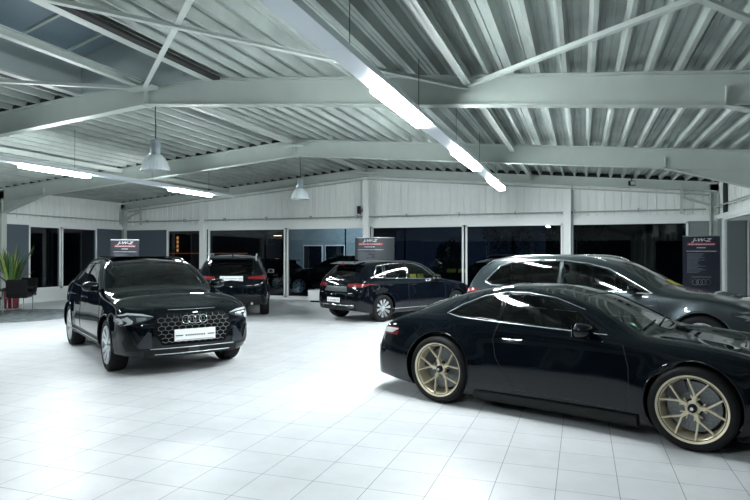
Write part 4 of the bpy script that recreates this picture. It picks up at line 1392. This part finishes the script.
ring.tube([em + Vector((-.012, y, z)) for y, z in vv], .004, 5); ring.tube([em + Vector((-.012, y, z)) for y, z in [(-.036, .02), (-.015, -.032), (0, -.005), (.015, -.032), (.036, .02)]], .004, 5)
ring.build('round_emblem', CHROME, car.root)
for d_ in (1.95, 2.22):
    o = MB().box(-.11, .11, -.002, .002, -.06, .06).build('price_sheet', YELLOW, car.root)
    o.location = (car.X(d_), -.60, 1.04); o.rotation_euler = (-.35, 0, 0)
plate(car, False, .52, w=.48, h=.11)
car.line([(.48, .68), (.60, .69)], 'rear', .006, LAMPWHITE, 'lamp_strip_or_glint', off=.01)
car.patch([(-.70, .29), (.70, .29), (.64, .44), (-.64, .44)], 'rear', CLAD, 'rear_bumper', both=False, off=.008)
car.line([(-.66, .405), (.66, .405)], 'rear', .008, CHROME, 'bumper_trim', both=False, off=.016)
ex = MB()
for sy in (-1, 1):
    q = [(.42, .41), (.66, .43), (.62, .37), (.46, .36)]
    pts = [car.rearp(sy * y, z, .02) for y, z in q]; ex.tube(pts, .008, 6, closed=True)
ex.build('exhaust_trim', CHROME, car.root)
rounded('roof_spoiler', PAINT_BLUE, car.root, (.30, 1.0, .03), (car.X(3.88), 0, 1.375), (0, -.2, 0))
rounded('third_brake_light', RED, car.root, (.02, .2, .015), (car.X(4.035), 0, 1.34))
MB().bar((car.X(3.55), 0, 1.42), (car.X(3.68), 0, 1.485), .03, .05, w1=.01, h1=.01).build('roof_antenna', PAINT_BLUE, car.root)
MB().tube([car.rearp(0, 1.03, .01), car.rearp(-.15, 1.07, .015), car.rearp(-.40, 1.10, .015)], .007, 6).build('rear_wiper', BLACK, car.root)
for pts in ([(1.36, .92), (1.30, .70), (1.32, .36)], [(2.64, .98), (2.66, .65), (2.62, .32)], [(3.44, 1.01), (3.50, .85), (3.32, .60), (3.28, .34)], [(3.62, .90), (3.80, .90), (3.80, .76), (3.62, .76), (3.62, .90)]):
    car.line(pts, 'side', .004, DARK, 'door_seam')
car.line([(1.4, .30), (3.2, .30)], 'side', .006, SATIN, 'sill_trim', off=.004)
handles(car, [2.46, 3.28], .86, PAINT_BLUE, .19)
mirror(car, 1.74, 1.02, .13, PAINT_BLUE)
seats(car, 0, .52, [2.35, 3.1]); dash(car, 1.78, .98)
car.arch_lip(.007, PAINT_BLUE, extra=.01)
car.finish()
car.wheels(lambda t: make_wheel(t[0], t[1], t[2], 'tenspoke'))
# rear right wheel outer contact at (-4.4, 13.17), heading 60
hd_ = math.radians(61)
h_ = Vector((math.cos(hd_), math.sin(hd_))); l_ = Vector((-math.sin(hd_), math.cos(hd_)))
cc = Vector((-4.40, 13.17)) + h_ * 1.31 + l_ * .88
car.place(cc.x, cc.y, 61)
golf = car.root

# cars parked outside in the yard
for src, x, y, rz, nm, lb in ((q3, -9.5, 22.6, 190, 'parked_car', 'dark car parked outside behind the window left of the hatchback'),
                              (suvb, -3.2, 22.4, 182, 'parked_car', 'dark car parked outside behind the window with two yellow notices'),
                              (golf, -14.2, 24.2, 182, 'parked_car', 'dark car outside, seen beyond the black SUV seen from behind')):
    o = copy_tree(src); o.name = nm; o.location = (x, y, -.03); o.rotation_euler = (0, 0, math.radians(rz)); o['label'] = lb
    if src is suvb:
        for k in (0, 1):
            e = MB().box(-.17, .17, -.004, .004, -.07, .07).build('notice', YELLOW, o); e.location = (1.36 - .42 * k, .99, 1.02); e.rotation_euler = (.3, 0, 0)
# ------------------------------------------------------------------ banners
NAVY = mat('banner_navy', (0.016, 0.020, 0.034), 0.45)
REDBAR = mat('banner_red', (0.45, 0.03, 0.04), 0.5)
INK = mat('banner_white', (0.62, 0.66, 0.72), 0.5)
INKDIM = mat('banner_grey', (0.22, 0.25, 0.30), 0.5)
def banner(x, y, rz, label, rng, w=.85, h=2.02, logo=True, curve=0.0, sheet=None):
    t = empty('roll_up_banner', (x, y, 0), math.radians(rz), label, 'banner', 'showroom banners')
    n = 20
    def pos(u, z, off=0.0):       # u in -.5 .. .5 ; banner front faces -Y
        if curve:
            a = u * curve; R = w / curve
            return (R * math.sin(a) * (1 + off / R), R * (1 - math.cos(a)) - off * math.cos(a), z)
        return (u * w, -off, z)
    vs = []; fs = []
    for i in range(n + 1):
        u = i / n - .5
        vs += [pos(u, .09), pos(u, h), pos(u, h, -.006), pos(u, .09, -.006)]
    for i in range(n):
        a, b = 4 * i, 4 * i + 4
        for k in range(4): fs.append((a + k, b + k, b + (k + 1) % 4, a + (k + 1) % 4))
    fs += [(0, 1, 2, 3), (4 * n + 3, 4 * n + 2, 4 * n + 1, 4 * n)]
    sh = MB().add(vs, fs).build('printed_sheet', sheet or NAVY, t, smooth=30)
    tr = MB()
    for i in range(n):
        u0, u1 = i / n - .5, (i + 1) / n - .5
        tr.bar(pos(u0, h + .01, .0), pos(u1, h + .01, .0), .03, .025)
    tr.build('top_rail', SATIN, t)
    bs = MB()
    for i in range(n):
        u0, u1 = i / n - .5, (i + 1) / n - .5
        bs.bar(pos(u0, .05, .0), pos(u1, .05, .0), .14 if not curve else .05, .09)
    bs.build('base', SATIN, t)
    def strip(u0, u1, z0, z1, m, name):
        mb = MB(); k = max(2, int((u1 - u0) * 20))
        vs = []; fs = []
        for i in range(k + 1):
            u = u0 + (u1 - u0) * i / k
            vs += [pos(u, z0, .002), pos(u, z1, .002)]
        for i in range(k): fs.append((2 * i, 2 * i + 2, 2 * i + 3, 2 * i + 1))
        return mb.add(vs, fs).build(name, m, sh)
    uc = -.0 if not curve else -.10
    # heading lettering
    tx = text_mesh('heading', 'J-W-Z', .125, INK, sh, (0, 0, 0), (0, 0, 0), shear=.35, bold=.004)
    for v in tx.data.vertices:
        px, py, pz = v.co
        v.co = pos(uc + px * 1.25 / w, h - .085 + py * .85, .003 + pz)
    uw = .38 if not curve else .30
    strip(uc - uw, uc + uw, h - .215, h - .15, REDBAR, 'red_bar')
    def dashes(u0, u1, z, hh, m, name):
        u = u0
        while u < u1:
            l = rng.uniform(.02, .05)
            o = MB(); vs = [pos(u, z, .0035), pos(min(u + l, u1), z, .0035), pos(min(u + l, u1), z + hh, .0035), pos(u, z + hh, .0035)]
            name_mb[0].add(vs, [(0, 1, 2, 3)])
            u += l + .014
    name_mb = [MB()]
    dashes(uc - uw + .04, uc + uw - .04, h - .195, .022, INK, ''); dashes(uc - .12, uc + .12, h - .28, .025, INK, '')
    dashes(uc - .40 if not curve else uc - .3, uc + .40 if not curve else uc + .3, h - .36, .016, INK, '')
    name_mb[0].build('small_lettering', INK, sh)
    for k in range(16):
        name_mb[0] = MB()
        dashes(uc - .38 if not curve else uc - .3, uc - .38 + rng.uniform(.25, .5), h - .42 - k * .030, .012, INKDIM, '')
        name_mb[0].build('print_line', INKDIM, sh)
    if logo:
        strip(-.26, .26, h - .98, h - .968, INKDIM, 'rule_line')
        rings(sh, (0, -.008, h - 1.10), (0, -1, 0), .066, SATIN, name='ring_emblem', tube=.09)
    return t
rng = random.Random(2)
banner(2.72, 16.05, 12, 'navy roll-up banner with four rings standing right of the grey SUV', rng)
banner(-13.1, 14.4, 35, 'navy roll-up banner showing above the roof of the black coupe SUV', rng, w=.80)
banner(-5.85, 16.6, 16, 'curved dark pop-up display standing behind the hatchback', rng, w=1.35, h=2.08, curve=1.7, logo=False, sheet=mat('display_print', (0.05, 0.06, 0.07), .3))

# ------------------------------------------------------------------ waiting corner at left
def p_at(px, Y_or_dep):      # world XY below pixel column at camera depth (used only to read places off the plan)
    pass
WHITE = mat('white_lacquer', (0.74, 0.76, 0.76), .3)
def visitor_chair(x, y, rz, label):
    t = empty('visitor_chair', (x, y, .016), math.radians(rz), label, 'chair', 'black visitor chairs')
    rounded('seat', LEATHER, t, (.52, .50, .09), (0, 0, .46))
    rounded('backrest', LEATHER, t, (.50, .08, .42), (0, .24, .70), (-.12, 0, 0))
    for sx in (-1, 1):
        MB().tube([(sx * .25, -.26, .02), (sx * .25, -.27, .40), (sx * .25, -.25, .44), (sx * .25, .22, .44)], .013, 8).build('leg', CHROME, t, smooth=60)
        MB().tube([(sx * .25, -.26, .015), (sx * .25, .26, .015)], .013, 8).build('runner', CHROME, t, smooth=60)
        MB().tube([(sx * .27, -.2, .47), (sx * .28, -.2, .66), (sx * .28, .22, .68)], .013, 8).build('armrest', BLACK, t, smooth=60)
    return t
visitor_chair(-14.2, 11.75, 215, 'black leather visitor chair with chrome frame, right of the pair before the plant')
visitor_chair(-14.05, 10.7, 200, 'black leather visitor chair with chrome frame, cut by the left picture edge')
c3 = visitor_chair(-14.8, 12.35, 10, 'black high-backed chair standing in front of the potted plant')
tb = empty('side_table', (-14.75, 11.4, .016), 0, 'low round table with chrome foot between the black chairs', 'table')
MB().lathe([(0, .60), (.36, .60), (.37, .615), (.36, .63), (0, .63)], 40).build('table_top', BLACK, tb, smooth=40)
MB().lathe([(0, 0), (.22, 0), (.21, .012), (.03, .02), (.025, .6), (0, .6)], 32).build('foot', CHROME, tb, smooth=40)
lf = empty('leaflet_holder', (-14.62, 11.3, .646), .6, 'small white leaflet holder on the round table', 'leaflet holder')
MB().box(-.09, .09, -.02, 0, 0, .16).build('leaflet', PLATE, lf)
MB().box(-.10, .10, -.03, .03, 0, .015).build('stand', WHITE, lf)
# rug
rg = MB().lathe([(0, .001), (1.75, .001), (1.76, .008), (1.75, .014), (0, .014)], 64)
o = rg.build('rug', mat('grey_rug', (0.20, 0.24, 0.25), .9, noise=(5, .75)), None, smooth=40, loc=(-13.9, 11.3, 0))
tag(o, 'round mottled grey rug under the waiting chairs', 'rug')
# plant
pt = empty('potted_plant', (-15.85, 12.85, 0), 0, 'tall snake plant with upright green leaves in a red pot', 'plant')
MB().lathe([(0, 0), (.17, 0), (.19, .02), (.23, .56), (.24, .60), (.22, .60), (.21, .55), (0, .55)], 40).build('pot', mat('red_glazed_pot', (0.12, 0.004, 0.012), .25, coat=.6), pt, smooth=40)
MB().lathe([(0, .54), (.2, .54), (.2, .56), (0, .565)], 24).build('soil', mat('soil', (0.03, 0.02, 0.015), .9), pt)
LEAF = [mat('leaf_green', (0.06, 0.16, 0.045), .4, noise=(8, .5)), mat('leaf_light', (0.22, 0.30, 0.07), .4, noise=(8, .4)), mat('leaf_dark', (0.03, 0.09, 0.04), .4, noise=(8, .4))]
rl_ = random.Random(7)
for k in range(64):
    a = rl_.uniform(0, 2 * PI); r0 = rl_.uniform(0, .15); ln = rl_.uniform(.65, 1.42); tilt = rl_.uniform(.02, .5)
    if k % 7 == 0: tilt = .8; ln *= .7
    w = rl_.uniform(.028, .045); d = Vector((math.cos(a), math.sin(a), 0)); sd = Vector((-math.sin(a + .6), math.cos(a + .6), 0))
    vs = []; fs = []
    n = 8
    for i in range(n + 1):
        u = i / n
        c = d * (r0 + ln * math.sin(tilt) * u ** 1.4) + Vector((0, 0, .55 + ln * u * math.cos(tilt * u ** .5)))
        ww = w * (1 - (max(0, u - .35) / .65) ** 2.2) * (0.7 + .3 * min(1, u * 3)) + .001
        nrm = d * .012
        vs += [c - sd * ww, c - nrm, c + sd * ww, c + nrm * .2]
    for i in range(n):
        for q in range(4): fs.append((4 * i + q, 4 * i + (q + 1) % 4, 4 * i + 4 + (q + 1) % 4, 4 * i + 4 + q))
    MB().add(vs, fs).build('leaf', LEAF[k % 3], pt, smooth=50)
# white plinth in front of the back window
pl = empty('display_plinth', (-8.05, 18.0, 0), 0, 'low white plinth by the window left of the hatchback', 'plinth')
MB().box(-.55, .55, -.22, .22, .06, .40).build('plinth_body', WHITE, pl, bevel=.006)
MB().box(-.48, .48, -.18, .18, 0, .06).build('plinth_base', BLACK, pl)

# ------------------------------------------------------------------ outside at night
bd = empty('office_building', (-14.4, 33, 0), 0, 'pale grey building outside with dark windows beyond the parked cars', 'building')
W_ = mat('render_grey', (0.26, 0.30, 0.31), .7, noise=(2, .2))
def bsub(mb, name, m, **k):
    o = mb.build(name, m, bd, **k); return o
bsub(MB().box(-3.0, 2.3, 0, 6, -.2, 4.6), 'wall', W_)
for x0 in (-1.85, -.38):
    f = bsub(MB().box(x0, x0 + 1.3, -.06, .02, .5, 2.15), 'window', FRAMEW)
    MB().box(x0 + .06, x0 + 1.24, -.08, -.05, .56, 2.09).build('pane', mat('dark_pane', (.006, .008, .012), .1), f)
bsub(MB().box(-3.1, 2.4, -.3, 6, 4.6, 4.75), 'roof_edge', DARK)
bd2 = empty('dark_hall', (4, 36, 0), 0, 'dark hall outside with a thin pale eaves line', 'building')
MB().box(-6, 30, 0, 8, -.2, 6).build('wall', mat('hall_blue', (0.007, 0.009, 0.013), .7), bd2)
MB().box(-6, 30, -.1, 0, 4.2, 4.3).build('eaves_line', mat('hall_line', (.05, .06, .08), .5), bd2)
bd3 = empty('brick_hall', (-27, 31, 0), 0, 'dark hall outside on the left with orange lit slots', 'building')
MB().box(-12, 9, 0, 8, -.2, 6).build('wall', mat('hall_brown', (0.015, 0.012, 0.013), .7), bd3)
ORANGE = mat('orange_light', (1, .45, .1), .5, emit=((1, .38, .10), 1.6))
for x0 in (2.9, 4.6):
    for k in range(4):
        MB().box(x0, x0 + .10, -.06, -.01, 1.75 + k * .26, 1.92 + k * .26).build('lit_slot', ORANGE, bd3)
MB().box(1, 8, -.06, -.01, 1.62, 1.66).build('light_strip', mat('orange_dim', (1, .4, .1), .5, emit=((1, .25, .06), .25)), bd3)
# street lamps
def street_lamp(x, y, h, label):
    t = empty('street_lamp', (x, y, -.03), 0, label, 'street lamp')
    MB().tube([(0, 0, 0), (0, 0, h - .3), (.1, 0, h), (.7, 0, h + .05)], .05, 8).build('pole', BLACK, t, smooth=50)
    MB().box(.5, 1.0, -.1, .1, h, h + .1).build('lamp_head', BLACK, t, bevel=.02)
    MB().box(.55, .95, -.08, .08, h - .02, h).build('lens', mat('sodium_lamp', (1, .6, .3), .5, emit=((1, .55, .25), 12)), t)
street_lamp(-15.8, 27.5, 2.6, 'small warm street lamp outside left of centre')
street_lamp(-9.0, 30.5, 4.6, 'tall street lamp outside lighting the yard')
# added floodlight mast, put in to brighten the office building front
fl2 = empty('added_floodlight', (-12.0, 29.4, -.03), 0, 'added floodlight mast outside to light the pale office building', 'lamp')
MB().tube([(0, 0, 0), (0, 0, 3.9)], .04, 8).build('added_mast', BLACK, fl2, smooth=50)
MB().box(-.2, .2, -.12, .06, 3.86, 3.98).build('lamp_body', BLACK, fl2, bevel=.01)  # body of the added floodlight
MB().box(-.17, .17, .06, .065, 3.87, 3.97).build('lens', LAMPWHITE, fl2)  # lens of the added floodlight
ld = bpy.data.lights.new('added_yard_light', 'SPOT'); ld.energy = 1500; ld.color = (.85, .96, 1); ld.spot_size = 2.0; ld.shadow_soft_size = .1
lo = bpy.data.objects.new('added_yard_light', ld); C.objects.link(lo); lo.parent = fl2; lo.location = (0, .12, 3.9); lo.rotation_euler = (math.radians(72), 0, math.radians(30))
# trees outside
def tree(x, y, h, label, seed):
    t = empty('tree', (x, y, -.1), 0, label, 'tree', 'trees outside')
    MB().tube([(0, 0, 0), (.05, 0, h * .4), (0, .05, h * .8)], [.13, .1, .03], 8).build('trunk', mat('bark', (.05, .04, .03), .9), t, smooth=60)
    r = random.Random(seed); mb = MB()
    for k in range(1500):
        a, b = r.uniform(0, 2 * PI), math.acos(r.uniform(-1, 1)); rr = r.uniform(.3, 1) ** .5
        c = Vector((math.cos(a) * math.sin(b) * rr * h * .3, math.sin(a) * math.sin(b) * rr * h * .3, h * .62 + math.cos(b) * rr * h * .36))
        u = Vector((r.gauss(0, 1), r.gauss(0, 1), r.gauss(0, 1))).normalized(); w = u.orthogonal().normalized(); s = r.uniform(.05, .11)
        mb.add([c - u * s, c + w * s * .45, c + u * s, c - w * s * .45], [(0, 1, 2, 3)])
    mb.build('foliage', mat('night_leaves', (.05, .09, .05), .6), t)
tree(-3.0, 27.5, 4.6, 'dim leafy tree outside to the right of the curved display', 1)
tree(-.2, 29.5, 5.2, 'dim leafy tree outside near the second back window mullion', 2)
tree(-5.6, 26.3, 2.4, 'small green shrub outside right of the curved display', 3)
